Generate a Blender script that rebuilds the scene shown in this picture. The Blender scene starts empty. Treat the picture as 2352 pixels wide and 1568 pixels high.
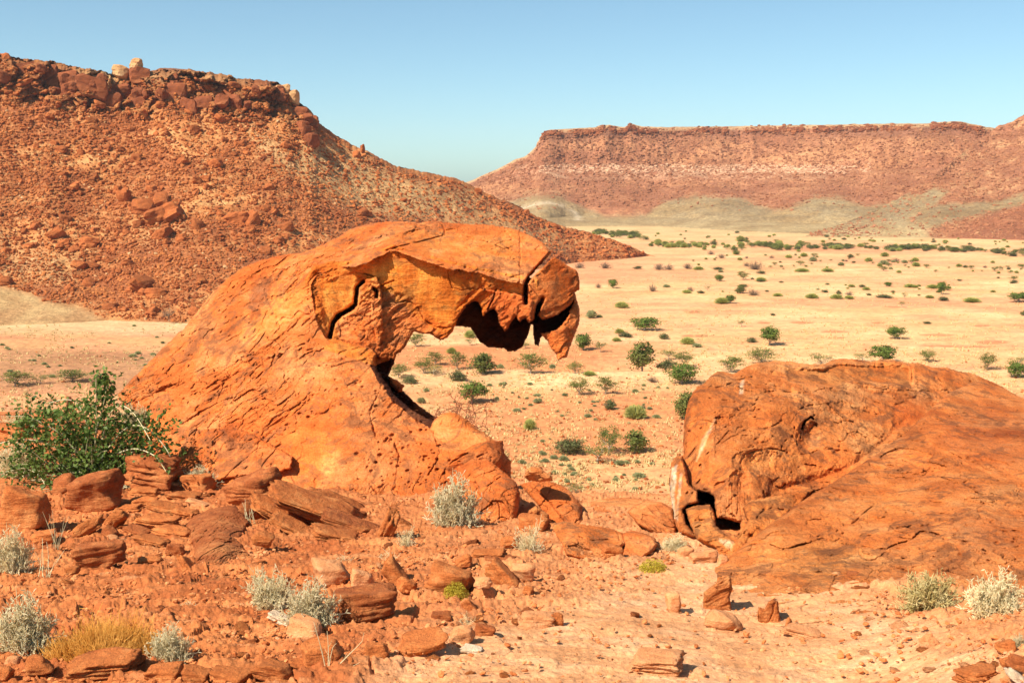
import bpy, math, random
import numpy as np
from mathutils import Vector, Matrix, Euler

# ------------------------------------------------------------------ camera, sky, sun, exposure
scene = bpy.context.scene
CAMZ = 30.0                      # the camera stands 30 m above the valley floor
PITCH = math.radians(8.0)
FPX = 2587.0                     # focal length in units of a 2352-wide picture
cd = bpy.data.cameras.new("camera"); cam = bpy.data.objects.new("camera", cd)
scene.collection.objects.link(cam); scene.camera = cam
cam.location = (0, 0, CAMZ); cam.rotation_euler = (math.radians(90)-PITCH, 0, 0)
cd.sensor_width = 36.0; cd.lens = 36.0*FPX/2352.0
cd.clip_start = 0.1; cd.clip_end = 20000

SUN_EL = math.radians(46); SUN_A = math.radians(40)      # sun to the left, a bit behind the camera
TOSUN = Vector((-math.cos(SUN_EL)*math.cos(SUN_A), -math.cos(SUN_EL)*math.sin(SUN_A), math.sin(SUN_EL)))
world = bpy.data.worlds.new("World"); scene.world = world; world.use_nodes = True
wn = world.node_tree.nodes; wl = world.node_tree.links
sky = wn.new('ShaderNodeTexSky'); sky.sky_type = 'NISHITA'; sky.sun_disc = False
sky.sun_elevation = SUN_EL
sky.sun_rotation = math.atan2(TOSUN.x, TOSUN.y)
sky.altitude = 500; sky.air_density = 0.7; sky.dust_density = 1.0; sky.ozone_density = 2.0
bg = wn['Background']; bg.inputs[1].default_value = 0.088
mx = wn.new('ShaderNodeMix'); mx.data_type = 'RGBA'; mx.blend_type = 'MULTIPLY'; mx.inputs[0].default_value = 1
mx.inputs[7].default_value = (1.08, 1.29, 1.18, 1)
gm = wn.new('ShaderNodeGamma'); gm.inputs[1].default_value = 0.93; wl.new(sky.outputs[0], gm.inputs[0])
wl.new(gm.outputs[0], mx.inputs[6]); wl.new(mx.outputs[2], bg.inputs[0])
sd = bpy.data.lights.new("sun", 'SUN'); sd.energy = 5.0; sd.angle = math.radians(0.5); sd.color = (1.0, 0.93, 0.80)
so = bpy.data.objects.new("sun", sd); scene.collection.objects.link(so)
so.rotation_euler = TOSUN.to_track_quat('Z', 'Y').to_euler()
so.location = (-30, -20, 80)
scene.render.engine = 'CYCLES'
scene.view_settings.view_transform = 'Standard'; scene.view_settings.look = 'None'
scene.view_settings.exposure = 0.72; scene.view_settings.gamma = 1.0
scene.cycles.max_bounces = 4; scene.cycles.diffuse_bounces = 2; scene.cycles.transparent_max_bounces = 8
scene.cycles.volume_bounces = 0

# ------------------------------------------------------------------ geometry of the view
CP, SP = math.cos(PITCH), math.sin(PITCH)
def slopes(x, y):
    """ray through picture point (x, y of 2352 x 1568): X and Z per metre of world Y"""
    a = (np.asarray(x, dtype=np.float64)-1176)/FPX; b = (784-np.asarray(y, dtype=np.float64))/FPX
    d = CP + b*SP
    return a/d, (-SP + b*CP)/d
def at(x, y, Y):
    kx, kz = slopes(x, y)
    return np.stack([kx*Y, np.broadcast_to(np.asarray(Y, float), np.shape(kx*Y)), CAMZ+kz*Y], -1)
def proj(P):
    P = np.asarray(P, float); X, Y, Z = P[..., 0], P[..., 1], P[..., 2]-CAMZ
    d = CP*Y - SP*Z; u = SP*Y + CP*Z
    return 1176+FPX*X/d, 784-FPX*u/d
def plainY(x, y):
    kx, kz = slopes(x, y)
    return -CAMZ/np.minimum(kz, -1e-3)
def lerp(a, b, t): return a+(b-a)*t
def sstep(a, b, x):
    t = np.clip((x-a)/(b-a), 0, 1); return t*t*(3-2*t)
def pl(x, pts):
    return np.interp(x, [p[0] for p in pts], [p[1] for p in pts])

# ------------------------------------------------------------------ noise
_r = np.random.RandomState(7)
PERM = _r.permutation(256).astype(np.int32)
_g = _r.normal(size=(256, 3)); GRAD = (_g/np.linalg.norm(_g, axis=1)[:, None]).astype(np.float32)
def pn(P):
    P = np.asarray(P, np.float32); sh = P.shape[:-1]; P = P.reshape(-1, 3)
    out = np.empty(len(P), np.float32)
    for s in range(0, len(P), 200000):
        Q = P[s:s+200000]; fl = np.floor(Q); f = Q-fl; i = fl.astype(np.int32)
        w = f*f*f*(f*(f*6-15)+10)
        acc = 0
        for dx in (0, 1):
            wx = w[:, 0] if dx else 1-w[:, 0]
            hx = PERM[(i[:, 0]+dx) & 255]
            for dy in (0, 1):
                wy = w[:, 1] if dy else 1-w[:, 1]
                hy = PERM[(hx+i[:, 1]+dy) & 255]
                for dz in (0, 1):
                    wz = w[:, 2] if dz else 1-w[:, 2]
                    g = GRAD[PERM[(hy+i[:, 2]+dz) & 255]]
                    acc = acc + wx*wy*wz*(g[:, 0]*(f[:, 0]-dx)+g[:, 1]*(f[:, 1]-dy)+g[:, 2]*(f[:, 2]-dz))
        out[s:s+200000] = acc
    return out.reshape(sh)*1.6
def fbm(P, o=4, gain=0.5, ridged=False):
    P = np.asarray(P, np.float32); a = 1.0; t = 0; n = 0
    for k in range(o):
        v = pn(P*(2.03**k)+17.3*k)
        if ridged: v = 1-2*np.abs(v)
        t = t+a*v; n += a; a *= gain
    return t/n
def v3(x, y, z=0.0):
    x, y, z = np.broadcast_arrays(np.asarray(x, np.float32), np.asarray(y, np.float32), np.asarray(z, np.float32))
    return np.stack([x, y, z], -1)
def worley2(x, y, seed=0):
    """cells in 2-D: F1, F2, random value of the nearest cell"""
    xi = np.floor(x).astype(np.int32); yi = np.floor(y).astype(np.int32)
    f1 = np.full(x.shape, 9., np.float32); f2 = f1.copy(); rv = np.zeros(x.shape, np.float32)
    for dx in (-1, 0, 1):
        for dy in (-1, 0, 1):
            h = PERM[(PERM[(xi+dx+seed) & 255]+yi+dy) & 255]; h2 = PERM[(h+91) & 255]; h3 = PERM[(h+37) & 255]
            d = np.hypot(xi+dx+h/255.-x, yi+dy+h2/255.-y)
            c = d < f1
            f2 = np.where(c, f1, np.minimum(f2, d)); rv = np.where(c, h3/255., rv); f1 = np.where(c, d, f1)
    return f1, f2, rv

# ------------------------------------------------------------------ meshes, tags
def mesh(name, V, F, smooth=True, cols=None):
    """V (n,3); F array (m,3|4) or list of such arrays"""
    if not isinstance(F, (list, tuple)): F = [F]
    F = [np.asarray(f, np.int32) for f in F if len(f)]
    me = bpy.data.meshes.new(name)
    V = np.asarray(V, np.float32)
    me.vertices.add(len(V)); me.vertices.foreach_set('co', V.ravel())
    loops = np.concatenate([f.ravel() for f in F]); tot = np.concatenate([np.full(len(f), f.shape[1], np.int32) for f in F])
    st = np.concatenate([[0], np.cumsum(tot)[:-1]]).astype(np.int32)
    me.loops.add(len(loops)); me.loops.foreach_set('vertex_index', loops)
    me.polygons.add(len(tot)); me.polygons.foreach_set('loop_start', st)
    me.polygons.foreach_set('loop_total', tot)
    me.polygons.foreach_set('use_smooth', np.full(len(tot), smooth))
    if cols is not None:
        at_ = me.color_attributes.new('tint', 'FLOAT_COLOR', 'POINT')
        c = np.ones((len(V), 4), np.float32); c[:, :cols.shape[1]] = cols
        at_.data.foreach_set('color', c.ravel())
    me.update(calc_edges=True); me.validate()
    return me
def link(name, me, mat=None, parent=None, loc=(0, 0, 0)):
    o = bpy.data.objects.new(name, me); scene.collection.objects.link(o); o.location = loc
    if mat is not None and me is not None and not me.materials: me.materials.append(mat)
    if parent: o.parent = parent
    return o
def tag(o, label=None, cat=None, group=None, kind=None):
    if label: o['label'] = label
    if cat: o['category'] = cat
    if group: o['group'] = group
    if kind: o['kind'] = kind
    return o
def gridquads(nr, nc, off=0):
    i = np.arange(nr*nc).reshape(nr, nc)+off
    return np.stack([i[:-1, :-1], i[1:, :-1], i[1:, 1:], i[:-1, 1:]], -1).reshape(-1, 4)

# ------------------------------------------------------------------ materials
class NB:
    def __init__(s, name):
        s.m = bpy.data.materials.new(name); s.m.use_nodes = True
        s.n = s.m.node_tree.nodes; s.l = s.m.node_tree.links; s.b = s.n['Principled BSDF']
        s.b.inputs['Roughness'].default_value = 0.9; s.b.inputs['Specular IOR Level'].default_value = 0.15
        s.tc = s.n.new('ShaderNodeTexCoord'); s.co = s.tc.outputs['Object']
    def put(s, sock, v):
        if isinstance(v, bpy.types.NodeSocket): s.l.new(v, sock)
        elif v is not None:
            if hasattr(sock.default_value, '__len__') and len(sock.default_value) == 4 and len(v) == 3: v = (*v, 1)
            sock.default_value = v
    def map(s, scale=(1, 1, 1), rot=(0, 0, 0), co=None):
        k = s.n.new('ShaderNodeMapping'); s.put(k.inputs['Vector'], co or s.co)
        k.inputs['Scale'].default_value = scale; k.inputs['Rotation'].default_value = rot
        return k.outputs[0]
    def noise(s, scale, detail=6, rough=0.6, dist=0, co=None):
        k = s.n.new('ShaderNodeTexNoise'); s.put(k.inputs['Vector'], co or s.co)
        k.inputs['Scale'].default_value = scale; k.inputs['Detail'].default_value = detail
        k.inputs['Roughness'].default_value = rough; k.inputs['Distortion'].default_value = dist
        return k.outputs['Fac']
    def vor(s, scale, feature='F1', co=None, out='Distance'):
        k = s.n.new('ShaderNodeTexVoronoi'); k.feature = feature; s.put(k.inputs['Vector'], co or s.co)
        k.inputs['Scale'].default_value = scale
        return k.outputs[out]
    def ramp(s, fac, stops):
        k = s.n.new('ShaderNodeValToRGB'); s.put(k.inputs[0], fac); e = k.color_ramp.elements
        while len(e) < len(stops): e.new(0.5)
        for i, (p, c) in enumerate(stops):
            e[i].position = p; e[i].color = (*c, 1) if hasattr(c, '__len__') else (c, c, c, 1)
        return k.outputs[0]
    def mix(s, fac, a, b, mode='MIX'):
        k = s.n.new('ShaderNodeMix'); k.data_type = 'RGBA'; k.blend_type = mode
        s.put(k.inputs[0], fac); s.put(k.inputs[6], a); s.put(k.inputs[7], b)
        return k.outputs[2]
    def math(s, op, a, b=0.0):
        k = s.n.new('ShaderNodeMath'); k.operation = op; s.put(k.inputs[0], a); s.put(k.inputs[1], b)
        return k.outputs[0]
    def attr(s, name, out='Color'):
        k = s.n.new('ShaderNodeAttribute'); k.attribute_name = name
        return k.outputs[out]
    def bump(s, h, dist, strength=1.0, prev=None):
        k = s.n.new('ShaderNodeBump'); k.inputs['Strength'].default_value = strength
        k.inputs['Distance'].default_value = dist; s.put(k.inputs['Height'], h)
        if prev: s.l.new(prev, k.inputs['Normal'])
        return k.outputs[0]
    def rnd(s):
        return s.n.new('ShaderNodeObjectInfo').outputs['Random']
    def done(s, col, nrm=None):
        s.put(s.b.inputs['Base Color'], col)
        if nrm: s.l.new(nrm, s.b.inputs['Normal'])
        return s.m

def rock_mat(name, c_lo, c_mid, c_hi, dark, sc=1.0, bump=0.05, tint=False, rot=(0, 0.6, 0), darkamt=0.55, rnd=0.0, strata=0.5, thr=0.56):
    b = NB(name)
    st = b.map((1.2, 1.2, 7.0), rot)
    big = b.noise(0.55*sc, 5, 0.6, 0.6)
    fine = b.noise(5.0*sc, 8, 0.72, 0.3)
    lay = b.noise(1.3*sc, 6, 0.62, 0.4, co=st)
    f = b.math('ADD', b.math('MULTIPLY', big, 0.55), b.math('MULTIPLY', lay, 0.25))
    f = b.math('ADD', f, b.math('MULTIPLY', fine, 0.22))
    col = b.ramp(f, [(0.36, c_lo), (0.5, c_mid), (0.66, c_hi)])
    vz = b.noise(1.1*sc, 7, 0.72, 1.2)
    vz2 = b.noise(7.0*sc, 5, 0.7)
    vm = b.math('ADD', b.math('MULTIPLY', vz, 0.75), b.math('MULTIPLY', vz2, 0.25))
    vm = b.ramp(vm, [(thr-0.015, 0.0), (thr+0.04, 1.0)])
    col = b.mix(b.math('MULTIPLY', vm, darkamt), col, dark)
    # fine speckle of grit
    sp = b.noise(28*sc, 3, 0.7)
    col = b.mix(1.0, col, b.ramp(sp, [(0.3, 0.72), (0.7, 1.22)]), 'MULTIPLY')
    if rnd:
        k = b.n.new('ShaderNodeMapRange'); b.put(k.inputs[0], b.rnd()); k.inputs[3].default_value = 1-rnd; k.inputs[4].default_value = 1+rnd
        col = b.mix(1.0, col, k.outputs[0], 'MULTIPLY')
    if tint: col = b.mix(1.0, col, b.attr('tint'), 'MULTIPLY')
    h = b.math('ADD', b.math('MULTIPLY', lay, strata), b.math('MULTIPLY', b.noise(3.2*sc, 10, 0.68, 0.2), 1.0))
    n1 = b.bump(h, bump*2.2, 1.0)
    n2 = b.bump(b.noise(22*sc, 5, 0.7), bump*0.45, 1.0, n1)
    return b.done(col, n2)
def leaf_mat(name, c1, c2, trans=0.25, rough=0.7):
    b = NB(name)
    f = b.noise(2.3, 3, 0.6)
    k = b.n.new('ShaderNodeMapRange'); b.put(k.inputs[0], b.rnd()); k.inputs[3].default_value = 0.9; k.inputs[4].default_value = 1.12
    col = b.mix(b.ramp(f, [(0.35, 0.0), (0.65, 1.0)]), c1, c2)
    col = b.mix(1.0, col, k.outputs[0], 'MULTIPLY')
    b.b.inputs['Roughness'].default_value = rough
    b.done(col)
    if trans:
        t = b.n.new('ShaderNodeBsdfTranslucent'); b.l.new(col, t.inputs[0])
        mx = b.n.new('ShaderNodeMixShader'); mx.inputs[0].default_value = trans
        b.l.new(b.b.outputs[0], mx.inputs[1]); b.l.new(t.outputs[0], mx.inputs[2])
        b.l.new(mx.outputs[0], b.n['Material Output'].inputs[0])
    return b.m
M = {}
M['arch'] = rock_mat('arch sandstone', (0.46, 0.086, 0.014), (0.68, 0.165, 0.034), (0.84, 0.31, 0.105), (0.24, 0.090, 0.036), 1.0, 0.06, True, (0, -0.75, 0), 0.66, thr=0.525)
M['dome'] = rock_mat('dome sandstone', (0.46, 0.095, 0.016), (0.68, 0.19, 0.042), (0.80, 0.33, 0.11), (0.20, 0.070, 0.028), 1.0, 0.065, True, (0, -0.5, 0), 0.66, thr=0.525)
M['boulder'] = rock_mat('boulder sandstone', (0.32, 0.072, 0.017), (0.53, 0.158, 0.042), (0.74, 0.32, 0.11), (0.17, 0.055, 0.024), 2.2, 0.026, False, (0, 0, 0), 0.45, 0.15, 1.0)
M['darkrock'] = rock_mat('dark red sandstone', (0.23, 0.052, 0.014), (0.39, 0.108, 0.031), (0.62, 0.24, 0.08), (0.13, 0.044, 0.021), 2.2, 0.028, False, (0, 0, 0), 0.5, 0.12, 1.1)
M['palerock'] = rock_mat('pale pink sandstone', (0.50, 0.17, 0.055), (0.64, 0.27, 0.11), (0.74, 0.40, 0.20), (0.28, 0.12, 0.06), 2.2, 0.016, False, (0, 0, 0), 0.35, 0.1, 0.8)
M['whiterock'] = rock_mat('bleached stone', (0.48, 0.31, 0.18), (0.62, 0.45, 0.30), (0.72, 0.60, 0.44), (0.3, 0.17, 0.1), 2.2, 0.016, False, (0, 0, 0), 0.3, 0.05, 0.8)
M['hillrock'] = rock_mat('hillside boulder', (0.20, 0.047, 0.013), (0.36, 0.100, 0.027), (0.58, 0.215, 0.062), (0.10, 0.036, 0.018), 0.16, 0.25, False, (0, 0, 0), 0.55, 0.22, 0.8)
M['cliffrock'] = rock_mat('cliff block', (0.13, 0.032, 0.012), (0.25, 0.070, 0.025), (0.42, 0.15, 0.055), (0.09, 0.034, 0.02), 0.16, 0.3, False, (0, 0, 0), 0.55, 0.12, 0.8)
M['hillpale'] = rock_mat('pale hillside rock', (0.45, 0.20, 0.08), (0.56, 0.30, 0.13), (0.66, 0.42, 0.22), (0.2, 0.09, 0.05), 0.16, 0.25, False, (0, 0, 0), 0.3, 0.1, 0.8)
M['mesarock'] = rock_mat('mesa boulder', (0.27, 0.095, 0.042), (0.38, 0.145, 0.065), (0.50, 0.23, 0.11), (0.14, 0.06, 0.04), 0.08, 0.4, False, (0, 0, 0), 0.5, 0.2, 0.8)
# terrain materials read an albedo painted as geology in 'tint'
def soil_mat(name, sc, speck, bumpd, amt=0.35, stretch=(1, 1, 1)):
    b = NB(name); co = b.map(stretch)
    n1 = b.noise(0.8*sc, 8, 0.68, 0.3, co=co); n2 = b.noise(9*sc, 6, 0.7)
    col = b.attr('tint')
    col = b.mix(1.0, col, b.ramp(n1, [(0.3, (1-amt, 1-amt*1.25, 1-amt*1.5)), (0.7, (1+amt*0.8, 1+amt, 1+amt*1.1))]), 'MULTIPLY')
    col = b.mix(1.0, col, b.ramp(n2, [(0.3, 1-speck), (0.7, 1+speck)]), 'MULTIPLY')
    n = b.bump(b.noise(1.6*sc, 10, 0.72), bumpd*2, 1.0)
    n = b.bump(b.noise(16*sc, 5, 0.75), bumpd*0.5, 1.0, n)
    return b.done(col, n)
M['ground'] = soil_mat('stony red soil', 1.5, 0.3, 0.03, 0.28)
M['plain'] = soil_mat('dry grass plain', 0.06, 0.28, 0.25, 0.2, (1, 1, 1))
M['hill'] = soil_mat('scree slope', 0.12, 0.38, 0.5, 0.3)
M['mesa'] = soil_mat('mesa slope', 0.045, 0.42, 1.6, 0.28)
M['gravel'] = rock_mat('gravel', (0.36, 0.085, 0.022), (0.54, 0.17, 0.05), (0.72, 0.36, 0.15), (0.2, 0.06, 0.03), 3.0, 0.006, False, (0, 0, 0), 0.4)
M['twig'] = leaf_mat('bleached shrub twigs', (0.90, 0.75, 0.45), (0.98, 0.89, 0.62), 0.5)
M['twigyel'] = leaf_mat('yellowish shrub twigs', (0.56, 0.43, 0.15), (0.78, 0.64, 0.32), 0.3)
M['bareshrub'] = leaf_mat('bare red twigs', (0.20, 0.055, 0.025), (0.34, 0.11, 0.05), 0.0)
M['grasshay'] = leaf_mat('golden dry grass', (0.74, 0.34, 0.055), (0.90, 0.52, 0.13), 0.35)
M['greenleaf'] = leaf_mat('green bush leaves', (0.050, 0.095, 0.014), (0.18, 0.245, 0.05), 0.35, 0.45)
M['stem'] = leaf_mat('cream bush stems', (0.52, 0.42, 0.22), (0.66, 0.58, 0.36), 0.0)
M['limeleaf'] = leaf_mat('yellow green leaves', (0.36, 0.27, 0.02), (0.52, 0.40, 0.05), 0.25)
M['acacia'] = leaf_mat('acacia leaves', (0.12, 0.14, 0.028), (0.25, 0.25, 0.065), 0.3)
M['dense'] = leaf_mat('dense tree leaves', (0.085, 0.135, 0.018), (0.19, 0.235, 0.045), 0.3)
M['darkleaf'] = leaf_mat('dark bush leaves', (0.105, 0.110, 0.034), (0.20, 0.195, 0.075), 0.25)
M['euph'] = leaf_mat('succulent stems', (0.44, 0.44, 0.11), (0.62, 0.60, 0.20), 0.35)
M['greyleaf'] = leaf_mat('grey green tuft', (0.42, 0.41, 0.18), (0.60, 0.57, 0.30), 0.45)
M['greytwig'] = leaf_mat('grey brown twigs', (0.17, 0.11, 0.07), (0.28, 0.19, 0.12), 0.0)
M['bark'] = leaf_mat('pale bark', (0.30, 0.23, 0.16), (0.50, 0.42, 0.32), 0.0)
# ------------------------------------------------------------------ the foreground slope
def edgeY(px):
    return pl(px, [(-900, 36), (300, 35), (420, 31), (1000, 29), (1160, 23.5), (1230, 22.2), (1560, 21.5), (1700, 26), (2500, 30), (3200, 30)])
def gz(X, Y, detail=False):
    """height of the foreground slope"""
    X = np.asarray(X, float); Y = np.asarray(Y, float)
    px = 1176+FPX*X/np.maximum(Y, 1)*0.975
    z = CAMZ-2.79-0.155*Y
    z = z+sstep(520, 100, px)*sstep(20, 34, Y)*1.0
    z = z+sstep(1900, 2500, px)*0.5*sstep(13, 9, Y)
    z = z+0.16*fbm(v3(X*0.22, Y*0.22, 3.3), 3)
    # a smooth trodden hollow leading to the gap
    c = 1500+pl(Y, [(8, 500), (12, 250), (16, 60), (21, -60)])
    z = z-0.18*np.exp(-((px-c)/330)**2)*sstep(25, 15, Y)
    e = edgeY(px)
    over = np.maximum(Y-e+0.6*fbm(v3(X*0.5, Y*0.5, 9.1), 3), 0)
    z = z-over*0.62*sstep(0, 2.5, over)
    z = np.maximum(z, 0.0-2)
    return z
def ground_hit(x, y):
    """world Y where the ray through (x,y) meets the foreground slope (None past its edge)"""
    kx, kz = slopes(x, y)
    Ys = np.linspace(6, 60, 700)
    d = CAMZ+kz*Ys-gz(kx*Ys, Ys)
    i = np.argmax(d < 0)
    if d[i] >= 0: return 24.0
    return float(Ys[i])
def build_ground():
    cols = np.concatenate([np.linspace(-900, -30, 90), np.linspace(-26, 2380, 1420), np.linspace(2390, 3300, 90)])
    ysc = np.linspace(1640, 990, 430)         # rows equally spaced in the picture
    kz = slopes(1176, ysc)[1]
    # solve mean slope for Y
    Yr = 2.79/(-kz-0.155); Yr = Yr[(Yr > 0) & (Yr < 37)]
    Yr = np.concatenate([[4.0, 6.0], Yr, np.linspace(Yr[-1]+0.3, 90, 60)])
    Yg, C = np.meshgrid(Yr, cols, indexing='ij')
    X = (C-1176)/FPX*Yg/0.975
    Z = gz(X, Yg)
    pm_, pym = proj(v3(X, Yg, Z))
    # path mask: dusty pale track
    pts = [(1560, 1180), (1600, 1260), (1540, 1290), (1420, 1330), (1250, 1400), (1000, 1470), (850, 1600), (2450, 1620), (2300, 1530), (2080, 1420), (1980, 1360), (1750, 1300), (1660, 1262)]
    sdp = sdf_poly(pm_, pym, np.array(pts))
    w = v3(X, Yg, 0)
    path = sstep(-70, 60, sdp+60*fbm(w*0.7, 4))
    near = sstep(40, 24, Yg)
    # strata ledges of the bedrock: steps that run diagonally across the slope
    q = v3(X*0.55+Yg*0.15, Yg*2.6-X*0.5, 1.0)
    led = fbm(q, 5, 0.55); led2 = fbm(v3(X*1.4, Yg*3.4-X*1.2, 5.0), 4, 0.6, True)
    q7 = (led*1.1+0.06*led2)*6; fr = q7-np.floor(q7); steps = (np.floor(q7)+sstep(0.55, 1, fr))/6*0.75+led*0.25
    f1, f2, rv = worley2(X*2.3+0.6*pn(w*1.7), Yg*2.9+0.6*pn(w*1.7+9), 3)
    slabs = (rv-0.35)*sstep(0.02, 0.10, f2-f1)
    rough = fbm(v3(X*5, Yg*5, 0), 5, 0.62)
    f1b, f2b, rvb = worley2(X*9, Yg*12, 11)
    peb = sstep(0.42, 0.1, f1b)*rvb
    amp = lerp(1.0, 0.35, path)*near
    Zd = Z + (0.15*steps + 0.09*slabs*(fbm(w*0.5+5, 2) > 0.0) + 0.05*rough+0.04*peb)*amp
    Zd += 0.02*fbm(v3(X*3, Yg*9, 0), 4)*path*near
    P = v3(X, Yg, Zd)
    # albedo
    t = fbm(w*0.9+31, 5, 0.6)[..., None]; t2 = fbm(v3(X*1.2, Yg*5, 8), 4)[..., None]
    red = np.array([0.57, 0.19, 0.060]); deep = np.array([0.42, 0.115, 0.034]); pale = np.array([0.74, 0.35, 0.155]); paler = np.array([0.80, 0.43, 0.225])
    right = sstep(700, 1500, pm_)[..., None]
    base = lerp(deep, red, sstep(-0.35, 0.3, t)); base = lerp(base, lerp(red, pale, 0.55), right*0.75)
    base = lerp(base, pale, sstep(0.15, 0.5, t2)*0.5)
    pth = lerp(pale, paler, sstep(-0.2, 0.45, t+t2*0.5))
    col = lerp(base, pth, path[..., None]*0.9)
    far = sstep(23, 30, Yg)[..., None]
    me = mesh('ground', P.reshape(-1, 3), gridquads(*P.shape[:2]), True, col.reshape(-1, 3))
    return tag(link('ground', me, M['ground']), kind='structure')

def sdf_poly(X, Y, poly):
    poly = np.asarray(poly, np.float32); n = len(poly)
    d = np.full(X.shape, 1e12, np.float32); ins = np.zeros(X.shape, bool)
    for i in range(n):
        a = poly[i]; b = poly[(i+1) % n]; e = b-a
        wx = X-a[0]; wy = Y-a[1]
        t = np.clip((wx*e[0]+wy*e[1])/max(float(e@e), 1e-9), 0, 1)
        d = np.minimum(d, (wx-e[0]*t)**2+(wy-e[1]*t)**2)
        if a[1] != b[1]:
            c = ((a[1] > Y) != (b[1] > Y)) & (X < e[0]*(Y-a[1])/(b[1]-a[1])+a[0])
            ins ^= c
    d = np.sqrt(d)
    return np.where(ins, d, -d)
def dist_line(X, Y, pts):
    d = np.full(X.shape, 1e12, np.float32)
    for a, b in zip(pts[:-1], pts[1:]):
        ex, ey = b[0]-a[0], b[1]-a[1]
        t = np.clip(((X-a[0])*ex+(Y-a[1])*ey)/max(ex*ex+ey*ey, 1e-9), 0, 1)
        d = np.minimum(d, (X-a[0]-ex*t)**2+(Y-a[1]-ey*t)**2)
    return np.sqrt(d)
def tps(ctrl, X, Y):
    c = np.asarray(ctrl, float); p = c[:, :2]/500.; n = len(c)
    def K(r2): return 0.5*r2*np.log(np.maximum(r2, 1e-12))
    A = np.zeros((n+3, n+3)); r2 = ((p[:, None]-p[None])**2).sum(-1)
    A[:n, :n] = K(r2)+np.eye(n)*1e-3; A[:n, n] = 1; A[:n, n+1:] = p; A[n, :n] = 1; A[n+1:, :n] = p.T
    w = np.linalg.solve(A, np.concatenate([c[:, 2], [0, 0, 0]]))
    x = X/500.; y = Y/500.
    out = w[n]+w[n+1]*x+w[n+2]*y
    for i in range(n): out = out+w[i]*K((x-p[i, 0])**2+(y-p[i, 1])**2)
    return out

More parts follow.
